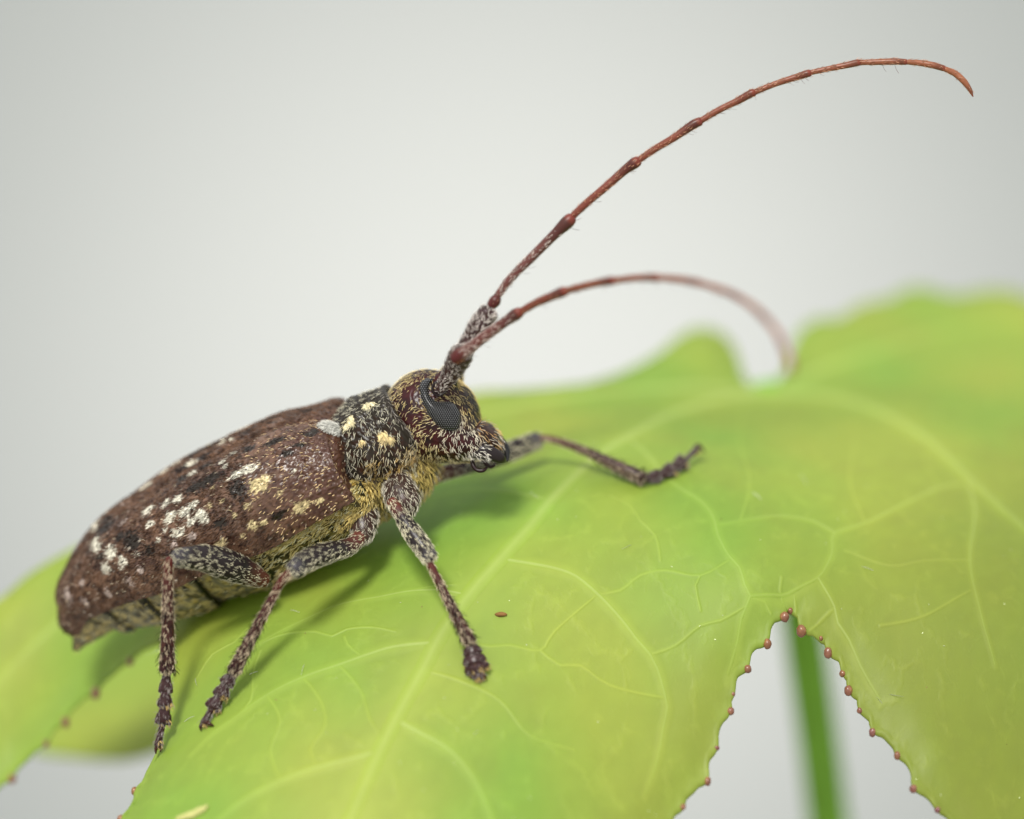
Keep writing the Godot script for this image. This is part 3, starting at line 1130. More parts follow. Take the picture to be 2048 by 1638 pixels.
func underside(called: String, t0: float, t1: float, grow: float, root: Node3D, base: Vector3, many: int) -> void:
	var nu := 40
	var nv := 90
	var st := []
	for i in nu:
		st.append(station(lerpf(t0, t1, i / float(nu - 1))))
	var m := skin(nu, nv, false, func(i: int, j: int):
		var q: Dictionary = st[i]
		var k: float = i / float(nu - 1)
		var a := lerpf(0.25, -PI - 0.25, j / float(nv - 1))
		# each plate swells a little and tucks under the next
		var g: float = grow * (1.0 - 0.09 * k - 0.05 * exp(-k * k / 0.006) - 0.1 * pow(k, 12.0)) if called == "abdomen_segment" else grow
		var ca := cos(a)
		var sa := sin(a)
		var x: float = signf(ca) * pow(absf(ca), 0.85) * q.w * 0.93 * g
		var y: float = sa * (q.b if sa < 0.0 else q.h * 0.5) * g
		return q.p + q.l * x + q.n * y)
	push(m, func(p: Vector3): return 0.03 * noise_b.get_noise_3dv(p * 3.0))
	paint(m, func(p: Vector3, _n: Vector3): return flank_color(p))
	# paler towards the wing case, dark in the seams between plates
	for i in nu:
		for j in nv:
			var k := i / float(nu - 1)
			var col: Color = m.c[i * nv + j]
			if called == "abdomen_segment":
				col = col.lerp(lin(176, 170, 138), 0.22 * smooth(0.3, 0.12, absf(j / float(nv - 1) - 0.12)) * smooth(-0.3, 0.3, noise_b.get_noise_3dv(m.v[i * nv + j] * 2.0) + 0.2))
			col = col.lerp(lin(34, 27, 20), smooth(0.9, 0.98, lerpf(t0, t1, k)) * 0.8)
			m.c[i * nv + j] = col.lerp(lin(20, 17, 12), maxf(smooth(0.1, 0.03, k), smooth(0.93, 0.99, k)))
	var o := put(called, m, mats.chitin, root, base)
	hairs("setae", m, many, Vector2(10.0, 1.4), 0.12, func(_p, _n): return -AX, func(p: Vector3, _n: Vector3): return flank_hair(p), o, base)

func build_beetle() -> void:
	body_frame()
	var base := wv(pc(560, 1190, -3.4))
	var root := base_node("beetle", base, "brown mottled longhorn beetle with long antennae standing on the green leaf", "beetle")
	elytron(1.0, root, base)
	elytron(-1.0, root, base)
	underside("metathorax", 0.05, 0.436, 1.0, root, base, 4200)
	var cuts := [0.43, 0.55, 0.637, 0.72, 0.80, 0.985]
	for k in 5:
		underside("abdomen_segment", cuts[k], cuts[k + 1] + 0.015, 1.03, root, base, 160)
	build_thorax(root, base)
	build_head(root, base)
	build_antennae(root, base)
	build_legs(root, base)

func build_thorax(root: Node3D, base: Vector3) -> void:
	# side plate behind the fore leg, dense yellow hair; and the strip under the wing case
	var meso := tube(pts([672, 1046, -0.9, 692, 1015, -0.8, 716, 990, -1.0, 740, 972, -1.5]), [26, 36, 36, 20], 30, 36, 0.75, Vector3(0, 0, 1), 0.06)
	push(meso, func(p: Vector3): return 0.05 * noise_b.get_noise_3dv(p * 4.0))
	paint(meso, func(p: Vector3, _n: Vector3): return flank_color(p).lerp(lin(150, 120, 50), 0.5))
	var o := put("side_plate", meso, mats.chitin, root, base)
	hairs("setae", meso, 1300, Vector2(10, 2.0), 0.15, func(_p, _n): return Vector3(-0.5, -0.9, 0), func(p: Vector3, _n: Vector3):
		if noise_b.get_noise_3dv(p * 3.5) > 0.25:
			return lin(30, 24, 14)
		return lin(206, 182, 112), o, base)
	var strip := tube(pts([478, 1118, -0.75, 540, 1094, -0.5, 600, 1064, -0.4, 650, 1030, -0.4, 664, 1014, -0.45]), [6, 13, 19, 22, 14], 40, 24, 0.5, Vector3(0, 0, 1), 0.04)
	paint(strip, func(p: Vector3, _n: Vector3): return flank_color(p))
	o = put("side_plate", strip, mats.chitin, root, base)
	hairs("setae", strip, 1000, Vector2(10, 1.8), 0.12, func(_p, _n): return Vector3(-0.85, -0.5, 0), func(p: Vector3, _n: Vector3): return flank_hair(p), o, base)
	var core := tube(pts([770, 872, -2.5, 730, 905, -2.6, 690, 932, -2.9, 640, 962, -3.2]), [70, 84, 92, 96], 20, 40, 1.0, Vector3(0, 0, 1), 0.02)
	paint(core, func(_p: Vector3, _n: Vector3): return lin(40, 32, 28))
	put("mesothorax", core, mats.chitin, root, base)
	# neck of the trunk below the pronotum
	var breast := tube(pts([690, 985, -2.6, 740, 975, -2.6, 800, 955, -2.6, 838, 915, -2.6]), [70, 66, 62, 52], 30, 40, 1.0, Vector3(0, 0, 1), 0.05)
	paint(breast, func(p: Vector3, _n: Vector3): return flank_color(p).lerp(lin(60, 40, 24), 0.4))
	o = put("breast_plate", breast, mats.chitin, root, base)
	hairs("setae", breast, 2100, Vector2(14, 1.8), 0.3, func(_p, _n): return Vector3(0.3, -1, 0), func(p: Vector3, _n: Vector3):
		return lin(196, 174, 104) if noise_a.get_noise_3dv(p * 1.4) < 0.15 else lin(190, 182, 150), o, base)
	# pronotum: a barrel with a blunt side tubercle, ringed by smooth borders
	var c0 := pc(692, 918, -2.65)
	var c1 := pc(815, 838, -2.15)
	var ax := (c1 - c0).normalized()
	var up := (UPN - ax * UPN.dot(ax)).normalized()
	var lat := (LAT - ax * LAT.dot(ax)).normalized()
	var rad := [[0.0, 84.0], [0.05, 90.0], [0.10, 91.0], [0.14, 86.0], [0.25, 92.0], [0.5, 98.0], [0.72, 93.0], [0.86, 87.0], [0.92, 84.5], [0.95, 86.5], [0.98, 86.0], [1.0, 80.0]]
	var nu := 90
	var nv := 190
	var tub := on_sphere_dir(lat * 0.97 + up * 0.22)
	var m := skin(nu, nv, true, func(i: int, j: int):
		var k: float = i / float(nu - 1)
		var r := 80.0
		for q in rad.size() - 1:
			if k >= rad[q][0] and k <= rad[q + 1][0]:
				r = lerpf(rad[q][1], rad[q + 1][1], smooth(rad[q][0], rad[q + 1][0], k))
		var a := TAU * j / nv
		var dir := lat * cos(a) * 1.03 + up * sin(a) * 0.97
		var p := c0.lerp(c1, k) + dir * r * S
		p += ax * (0.12 * absf(cos(a)) - 0.2 * sin(a) * (1.0 - k)) * (1.0 - 0.5 * k)
		var bumpy := exp(-pow((k - 0.38) / 0.1, 2.0) - pow(dir.normalized().distance_to(tub) / 0.17, 2.0))
		p += (dir + ax * -0.2) * bumpy * 0.55
		# two low swellings on the disc
		p += dir * 0.12 * exp(-pow((k - 0.5) / 0.12, 2.0) - pow((absf(a - PI * 0.5) - 0.5) / 0.25, 2.0))
		return p)
	push(m, func(p: Vector3):
		var k := (p - c0).dot(ax) / c0.distance_to(c1)
		var mid := smooth(0.1, 0.2, k) * smooth(0.95, 0.86, k)
		var around := noise_a.get_noise_3dv(p * 1.5)
		return mid * (0.035 * sin(k * 46.0 + around * 7.0) + 0.05 * noise_b.get_noise_3dv(p * 4.0)))
	var dark := find_spots(m, [735, 812, 9, 9, 0, 744, 808, 7, 6, 0, 700, 842, 9, 14, 0, 692, 856, 7, 10, 0, 766, 876, 13, 12, 1, 780, 882, 8, 9, 1, 722, 888, 8, 6, 1])
	paint(m, func(p: Vector3, n: Vector3):
		var k := (p - c0).dot(ax) / c0.distance_to(c1)
		var col := lin(32, 25, 20).lerp(lin(62, 40, 28), clampf(0.35 + noise_a.get_noise_3dv(p * 1.3), 0.0, 1.0) * smooth(0.3, -0.5, n.y))
		if k < 0.13 or k > 0.9:
			col = lin(36, 29, 26)
		var s := spot_at(dark, p, ax)
		if s[0] == 0:
			col = col.lerp(lin(222, 210, 168), smooth(0.0, 0.3, s[1]))
		elif s[0] == 1:
			col = col.lerp(lin(206, 184, 132), smooth(0.0, 0.3, s[1]))
		return col)
	o = put("pronotum", m, mats.chitin, root, base)
	var knob := pc(738, 893, 0.4)
	hairs("setae", m, 4800, Vector2(10.5, 1.0), 0.1, func(p: Vector3, _n: Vector3): return -ax * 0.4 + Vector3(0.2, -0.8, 0.1) if p.y < -1.6 else -up * 0.7 - ax * 0.3, func(p: Vector3, n: Vector3):
		var k := (p - c0).dot(ax) / c0.distance_to(c1)
		if k < 0.08 or k > 0.94:
			return lin(150, 142, 130) if rng.randf() < 0.34 else Color(0, 0, 0, 0)
		var s := spot_at(dark, p, ax)
		if s[0] >= 0:
			return lin(232, 222, 184) if s[0] == 0 else lin(222, 202, 154)
		var low := smooth(0.15, -0.55, n.dot(up))
		var f := noise_a.get_noise_3dv(p * 2.2)
		if p.distance_to(knob) < 0.5:
			return lin(190, 180, 150) if rng.randf() < 0.12 else Color(0, 0, 0, 0)
		if f > 0.0 + low * 0.25 and rng.randf() < 0.85:
			return Color(0, 0, 0, 0)
		if rng.randf() > 0.42 + low * 0.4:
			return Color(0, 0, 0, 0)
		return lin(208, 202, 178).lerp(lin(206, 164, 78), low * rng.randf_range(0.4, 1.0)), o, base)
	# scutellum: a white tongue between the wing cases
	var sq := station(0.062)
	var top: Vector3 = pc(646, 851, -0.9)
	var sc := tube([top + Vector3(0.75, -0.22, 0.1), top + Vector3(0.35, -0.1, 0.1), top, top - AX * 0.55], [15, 16, 13, 3], 24, 24, 0.42, UPN, 0.03)
	paint(sc, func(_p, _n): return lin(176, 174, 166))
	o = put("scutellum", sc, mats.matte, root, base)
	hairs("setae", sc, 500, Vector2(8, 1.4), 0.1, func(_p, _n): return -AX, func(_p, _n): return lin(198, 196, 186), o, base)

func on_sphere_dir(v: Vector3) -> Vector3:
	return v.normalized()

# signed distance of the head: a few joined balls (mm), the last ones cut in
var head_balls := []
func head_field(p: Vector3) -> float:
	var d := 10.0
	for b in head_balls:
		var q: Vector3 = (p - b[0]) / b[1]
		var l := q.length()
		var e: float = (l - 1.0) * minf(b[1].x, minf(b[1].y, b[1].z)) if l > 0.01 else -1.0
		var h := clampf(0.5 + 0.5 * (d - e) / b[2], 0.0, 1.0)
		d = lerpf(d, e, h) - b[2] * h * (1.0 - h)
	return d

func build_head(root: Node3D, base: Vector3) -> void:
	head_balls = [
		[pc(855, 832, -1.95), Vector3(2.22, 2.35, 2.05), 0.4],
		[pc(897, 843, -1.75), Vector3(1.6, 1.95, 1.75), 0.6],
		[pc(930, 882, -1.6), Vector3(1.15, 1.0, 1.5), 0.5],
		[pc(952, 888, -1.5), Vector3(0.85, 0.72, 1.25), 0.4],
		[pc(890, 762, -0.6), Vector3(0.62, 0.55, 0.5), 0.35],
		[pc(902, 752, -2.9), Vector3(0.62, 0.6, 0.5), 0.35],
	]
	var c := pc(888, 840, -1.85)
	var nu := 150
	var nv := 220
	var m := skin(nu, nv, true, func(i: int, j: int):
		var a := PI * (i + 0.01) / (nu - 0.98)
		var b := TAU * j / nv
		var dir := Vector3(sin(a) * cos(b), sin(a) * sin(b), cos(a))
		var t := 3.6
		for s in 12:
			var e := head_field(c + dir * t)
			t -= e * 0.9
			if absf(e) < 0.002:
				break
		return c + dir * t)
	push(m, func(p: Vector3): return 0.03 * noise_b.get_noise_3dv(p * 4.0) - 0.02 * smooth(-0.6, -0.95, cells.get_noise_3dv(p * 3.6)))
	var bare := find_spots(m, [814, 834, 22, 19, 0, 822, 786, 18, 15, 0, 842, 832, 10, 9, 0, 872, 878, 17, 9, 0, 858, 884, 10, 9, 0, 905, 905, 14, 9, 0, 930, 896, 9, 8, 0, 880, 905, 10, 6, 0, 840, 905, 12, 7, 0])
	paint(m, func(p: Vector3, n: Vector3):
		var f := noise_a.get_noise_3dv(p * 1.1)
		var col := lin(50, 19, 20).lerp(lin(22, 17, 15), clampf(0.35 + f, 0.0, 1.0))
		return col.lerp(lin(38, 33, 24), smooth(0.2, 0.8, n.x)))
	var o := put("head", m, mats.chitin, root, base)
	var eye_c := pc(885, 815, 0.4)
	var cheek := pc(925, 880, 0.0)
	hairs("setae", m, 8200, Vector2(8.5, 0.95), 0.1, func(p: Vector3, n: Vector3):
		# hair runs down the face and swirls round the eye
		var q: Vector3 = p - eye_c
		var swirl := Vector3(q.y, -q.x, 0).normalized() * smooth(2.4, 1.0, q.length())
		return Vector3(0.25, -0.9, 0.0) + swirl * 0.9 + Vector3(-0.35, 0.1, 0) * smooth(0.5, -1.0, q.x), func(p: Vector3, n: Vector3):
		var s := spot_at(bare, p, AX)
		if s[0] == 0 and s[1] > 0.12 and rng.randf() < 0.93:
			return Color(0, 0, 0, 0)
		var f := noise_a.get_noise_3dv(p * 2.0)
		if f > -0.04 and rng.randf() < 0.78:
			return Color(0, 0, 0, 0)
		if rng.randf() > 0.72:
			return Color(0, 0, 0, 0)
		var white := smooth(2.0, 0.6, p.distance_to(cheek))
		var col := lin(212, 192, 136).lerp(lin(230, 222, 202), clampf(white + noise_b.get_noise_3dv(p * 2.5) * 0.6, 0.0, 1.0))
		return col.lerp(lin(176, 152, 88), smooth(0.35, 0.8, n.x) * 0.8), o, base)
	build_eye(m, root, base)
	# antennal sockets
	for q in [[pc(878, 777, 0.28), 13.0], [pc(912, 742, -3.4), 12.0]]:
		var ring := skin(40, 12, true, func(i: int, j: int):
			var a := TAU * i / 39.0
			var b := TAU * j / 12.0
			var r: float = q[1] * S * (1.0 + 0.22 * cos(b))
			return q[0] + Vector3(cos(a) * r, sin(a) * r * 1.05, 0.25 * q[1] * S * sin(b)))
		paint(ring, func(_p, _n): return lin(26, 20, 20))
		put("antenna_socket", ring, mats.gloss, root, base)
	# upper lip plate, lip, jaws, feelers of the mouth
	var lip := tube(pts([955, 862, -1.6, 972, 872, -1.55, 986, 888, -1.5, 992, 900, -1.5]), [24, 25, 19, 12], 18, 28, 1.9, Vector3(0, 0, 1), 0.05)
	paint(lip, func(p: Vector3, _n: Vector3): return lin(52, 34, 26).lerp(lin(30, 23, 20), clampf(0.4 + noise_a.get_noise_3dv(p * 2.0), 0.0, 1.0)))
	o = put("upper_lip", lip, mats.chitin, root, base)
	hairs("setae", lip, 240, Vector2(12, 1.1), 0.2, func(_p, _n): return Vector3(0.6, -0.6, 0), func(_p, _n): return lin(200, 160, 110) if rng.randf() < 0.6 else lin(220, 210, 190), o, base)
	var jaw := tube(pts([940, 900, -0.7, 962, 902, -0.45, 985, 908, -0.4, 1001, 917, -0.6, 1010, 923, -0.95]), [15, 16, 14, 11, 4], 30, 24, 0.7, Vector3(0, 0, 1), 0.03)
	paint(jaw, func(_p, _n): return lin(30, 28, 28))
	o = put("mandible", jaw, mats.chitin, root, base)
	hairs("setae", jaw, 160, Vector2(10, 1.2), 0.3, func(_p, _n): return Vector3(0.7, -0.5, 0), func(p: Vector3, _n: Vector3): return lin(220, 214, 200) if p.x < -1.15 else Color(0, 0, 0, 0), o, base)
	var jaw2 := tube(pts([966, 862, -2.4, 984, 872, -2.35, 1002, 888, -2.2, 1012, 904, -1.9, 1014, 922, -1.5]), [15, 15, 12, 9, 3.5], 30, 24, 0.7, Vector3(0, 0, 1), 0.03)
	paint(jaw2, func(_p, _n): return lin(26, 25, 26))
	put("mandible", jaw2, mats.chitin, root, base)
	var palp := tube(pts([944, 914, -1.1, 946, 930, -0.9, 954, 940, -0.8, 966, 941, -0.75, 974, 935, -0.8]), [4.8, 4.6, 4.2, 4.2, 2.6], 30, 12)
	paint(palp, func(p: Vector3, _n: Vector3): return lin(30, 18, 14))
	put("mouth_feeler", palp, mats.chitin, root, base)
	var palp2 := tube(pts([962, 915, -2.2, 972, 928, -2.2, 982, 934, -2.2, 990, 930, -2.2]), [5, 4.5, 4, 2.5], 20, 12)
	paint(palp2, func(_p, _n): return lin(34, 20, 16))
	put("mouth_feeler", palp2, mats.chitin, root, base)

func build_eye(head: Dictionary, root: Node3D, base: Vector3) -> void:
	var px := [842, 764, 839, 776, 842, 794, 851, 818, 863, 838, 878, 853, 896, 862, 911, 861, 919, 852, 922, 834, 918, 818, 908, 806, 893, 803, 878, 804, 866, 798, 859, 789, 857, 777, 861, 765, 866, 758, 852, 756]
	var poly := PackedVector2Array()
	for k in range(0, px.size(), 2):
		poly.append(Vector2(px[k], px[k + 1]))
	poly = smoothed(poly, 2.0, true)
	# depth of the head's skin over the eye
	var depth := func(u: float, v: float) -> float:
		var lo := -1.6
		var hi := 1.6
		for s in 12:
			var mid := (lo + hi) * 0.5
			if head_field(pc(u, v, mid)) < 0.0:
				lo = mid
			else:
				hi = mid
		return lo
	var place := func(u: float, v: float) -> Vector3:
		var d := 1e9
		var n := poly.size()
		for k in n:
			d = minf(d, Geometry2D.get_closest_point_to_segment(Vector2(u, v), poly[k], poly[(k + 1) % n]).distance_to(Vector2(u, v)))
		var rise := sqrt(clampf(d / 24.0, 0.0, 1.0) * (2.0 - clampf(d / 24.0, 0.0, 1.0)))
		return pc(u, v, depth.call(u, v) + 0.02 + rise * 0.42)
	var m := new_mesh()
	var at := {}
	for i in range(834, 926, 2):
		for j in range(752, 866, 2):
			var cell := PackedVector2Array([Vector2(i, j), Vector2(i + 2, j), Vector2(i + 2, j + 2), Vector2(i, j + 2)])
			for q in Geometry2D.intersect_polygons(cell, poly):
				var ids := PackedInt32Array()
				for p in q:
					var key := Vector2i(roundi(p.x * 100.0), roundi(p.y * 100.0))
					if not at.has(key):
						at[key] = m.v.size()
						m.v.append(place.call(p.x, p.y))
					ids.append(at[key])
				for t in Geometry2D.triangulate_polygon(q):
					m.i.append(ids[t])
	for k in range(0, m.i.size(), 3):
		var f: Vector3 = (m.v[m.i[k + 2]] - m.v[m.i[k]]).cross(m.v[m.i[k + 1]] - m.v[m.i[k]])
		if f.z < 0.0:
			var t: int = m.i[k + 1]
			m.i[k + 1] = m.i[k + 2]
			m.i[k + 2] = t
	normals(m, false)
	paint(m, func(_p, _n): return lin(24, 22, 22))
	var o := put("eye", m, mats.gloss, root, base)
	# facets: small domes in close rows
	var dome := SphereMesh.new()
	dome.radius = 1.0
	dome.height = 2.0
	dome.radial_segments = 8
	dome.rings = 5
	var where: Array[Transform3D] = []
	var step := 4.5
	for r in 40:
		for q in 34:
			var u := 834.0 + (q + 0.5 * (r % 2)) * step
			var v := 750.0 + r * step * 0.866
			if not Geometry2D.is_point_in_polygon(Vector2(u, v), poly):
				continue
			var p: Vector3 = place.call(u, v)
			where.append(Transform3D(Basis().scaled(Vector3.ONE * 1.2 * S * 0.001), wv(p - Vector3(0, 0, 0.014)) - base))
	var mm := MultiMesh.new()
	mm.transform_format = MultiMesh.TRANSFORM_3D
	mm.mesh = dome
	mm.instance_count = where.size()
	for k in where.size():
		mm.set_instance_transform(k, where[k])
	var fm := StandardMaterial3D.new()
	fm.resource_name = "facet_painted_glint"
	fm.albedo_color = Color(0.36, 0.36, 0.36)  # grey paints in the sky's reflection on each dome
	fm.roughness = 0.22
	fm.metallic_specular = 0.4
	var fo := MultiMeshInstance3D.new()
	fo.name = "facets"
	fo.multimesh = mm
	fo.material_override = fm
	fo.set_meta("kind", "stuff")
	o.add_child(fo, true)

func build_antennae(root: Node3D, base: Vector3) -> void:
	# [places u v z, radii px] of each joint from the head outwards
	var far := [
		[[893, 766, -2.6, 905, 742, -2.7, 930, 698, -2.7, 957, 655, -2.6, 978, 624, -2.5], [11, 14, 19, 24, 22]],
		[[982, 612, -2.45, 990, 602, -2.4, 994, 594, -2.4], [10, 12, 9]],
		[[995, 592, -2.4, 1022, 556, -2.3, 1065, 513, -2.2, 1108, 470, -2.0, 1133, 446, -1.9, 1143, 436, -1.9], [8, 9, 10, 11, 15, 13]],
		[[1145, 433, -1.9, 1170, 409, -1.8, 1210, 375, -1.6, 1250, 340, -1.5, 1268, 327, -1.4, 1276, 322, -1.4], [7.5, 8, 8.5, 10, 12.5, 11]],
		[[1278, 320, -1.4, 1310, 298, -1.3, 1350, 274, -1.1, 1385, 250, -1.0, 1400, 243, -1.0], [7, 7.2, 8, 10, 9.5]],
		[[1402, 241, -1.0, 1440, 219, -0.9, 1475, 202, -0.8, 1500, 188, -0.7, 1508, 185, -0.7], [6.3, 6.6, 7.4, 8.6, 8]],
		[[1510, 184, -0.7, 1550, 168, -0.6, 1590, 155, -0.5, 1612, 148, -0.4, 1620, 146, -0.4], [5.8, 6, 6.8, 7.8, 7]],
		[[1622, 145, -0.4, 1655, 138, -0.3, 1690, 131, -0.2, 1712, 126, -0.2, 1719, 125, -0.2], [5.3, 5.6, 6.4, 7.2, 6.5]],
		[[1721, 125, -0.2, 1755, 124, -0.1, 1790, 123, 0.0, 1812, 124, 0.0], [5.4, 6.2, 6.8, 6]],
		[[1814, 124, 0.0, 1840, 126, 0.0, 1868, 131, 0.1, 1888, 137, 0.1], [5.2, 6.2, 6.8, 6]],
		[[1890, 138, 0.1, 1910, 147, 0.1, 1928, 163, 0.2, 1940, 180, 0.2, 1946, 193, 0.2], [5.4, 6.6, 6.4, 4.5, 1.2]],
	]
	var near := [
		[[880, 778, 0.25, 890, 764, 0.5, 903, 744, 0.9, 917, 720, 1.5, 924, 706, 1.9], [11, 15, 20, 25, 24]],
		[[912, 717, 2.1, 918, 711, 2.25, 926, 706, 2.4], [14, 15, 13]],
		[[926, 706, 2.4, 950, 688, 2.6, 985, 662, 2.9, 1015, 640, 3.1, 1030, 630, 3.2, 1040, 624, 3.35], [13, 11.5, 11, 11, 13.5, 11]],
		[[1042, 623, 3.35, 1070, 607, 3.8, 1100, 594, 4.4, 1122, 585, 4.85, 1132, 582, 5], [7.5, 8, 9, 11, 9.5]],
		[[1134, 581, 5, 1165, 573, 5.6, 1200, 565, 6.2, 1220, 562, 6.65, 1228, 561, 6.8], [7, 7.2, 8, 9.5, 8.5]],
		[[1230, 561, 6.8, 1260, 557, 7.55, 1290, 555, 8.15, 1308, 555, 8.6, 1314, 555, 8.75], [6.4, 6.6, 7.2, 8.5, 8]],
		[[1316, 555, 8.75, 1345, 557, 9.5, 1375, 561, 10.1, 1398, 566, 10.7], [6, 6.4, 7, 7.6]],
		[[1400, 566, 10.7, 1430, 575, 11.6, 1460, 586, 12.5, 1480, 596, 13.1], [5.8, 6.2, 6.8, 7.2]],
		[[1482, 597, 13.1, 1505, 612, 14, 1525, 630, 14.9, 1538, 644, 15.5], [5.6, 6.2, 6.8, 6.8]],
		[[1539, 646, 15.5, 1555, 666, 16.25, 1566, 688, 17, 1572, 702, 17.45], [5.5, 6.2, 6.8, 6.4]],
		[[1573, 704, 17.45, 1579, 720, 17.9, 1582, 736, 18.35, 1583, 748, 18.65], [5.6, 6.4, 5.5, 1.5]],
	]
	for list in [far, near]:
		var ant := part_node("antenna", root)
		for k in list.size():
			var called: String = ["scape", "pedicel", "antenna_joint"][mini(k, 2)]
			var thin: Array = list[k][1].map(func(x): return x * (0.92 if k == 0 else 1.0) if k < 2 else minf(x, 6.0 + (x - 6.0) * 0.85))
			var m := tube(pts(list[k][0]), thin, 44, 20, 1.0, Vector3(0, 0, 1), 0.035 if k == 0 else 0.015)
			var p0: Vector3 = pc(list[k][0][0], list[k][0][1], list[k][0][2])
			var nn: int = list[k][0].size()
			var p1: Vector3 = pc(list[k][0][nn - 3], list[k][0][nn - 2], list[k][0][nn - 1])
			var body: Color
			if k == 0:
				body = lin(48, 30, 28)
			elif k == 1:
				body = lin(66, 26, 22)
			elif k == 2:
				body = lin(80, 44, 38)
			else:
				body = lin(94, 46, 34).lerp(lin(116, 70, 46), (k - 3) / 7.0)
			var length := p0.distance_to(p1)
			paint(m, func(p: Vector3, n: Vector3):
				var t := p.distance_to(p0) / length
				var col := body * (1.0 + 0.3 * noise_b.get_noise_3dv(p * 6.0))
				if k >= 2:
					col = col.lerp(lin(52, 24, 20), smooth(0.55, 0.93, t) * (0.75 if k < 5 else 0.45))
					col = col.lerp(lin(104, 44, 30), smooth(0.94, 0.99, t) * 0.7)
				return col)
			var o := put(called, m, mats.antenna, ant, base)
			var many: int = [760, 20, 480][k] if k < 3 else int(300 - 24 * k)
			var dir := (p1 - p0).normalized()
			hairs("setae", m, many, Vector2(8.5 if k == 0 else 7.0, 1.5 if k == 0 else 1.1), 0.12 if k == 0 else 0.08, func(_p, _n): return dir, func(p: Vector3, _n: Vector3):
				var t := p.distance_to(p0) / length
				if k == 0:
					return lin(196, 186, 178) if noise_a.get_noise_3dv(p * 3.0) < 0.12 else Color(0, 0, 0, 0)
				if k == 2:
					return lin(196, 180, 170) if rng.randf() < 0.85 - t * 0.9 else Color(0, 0, 0, 0)
				return lin(170, 124, 98) if rng.randf() < 0.6 - t * 0.35 else Color(0, 0, 0, 0), ant, base)
			if k >= 2 and k < 9:
				# a few long bristles below each joint's end
				hairs("bristles", m, 9, Vector2(15.0, 0.9), 0.5, func(_p, _n): return dir, func(p: Vector3, n: Vector3):
					return lin(70, 40, 30) if n.y < 0.2 else Color(0, 0, 0, 0), ant, base)

func limb_hair(o: Node, m: Dictionary, many: int, size: Vector2, dir: Vector3, col_a: Color, keep: float, grain: float, base: Vector3) -> void:
	hairs("setae", m, many, size, 0.07, func(_p, _n): return dir, func(p: Vector3, n: Vector3):
		var f := noise_b.get_noise_3dv(p * grain)
		if f > keep - 0.25 * n.y:
			return Color(0, 0, 0, 0)
		return col_a, o, base)

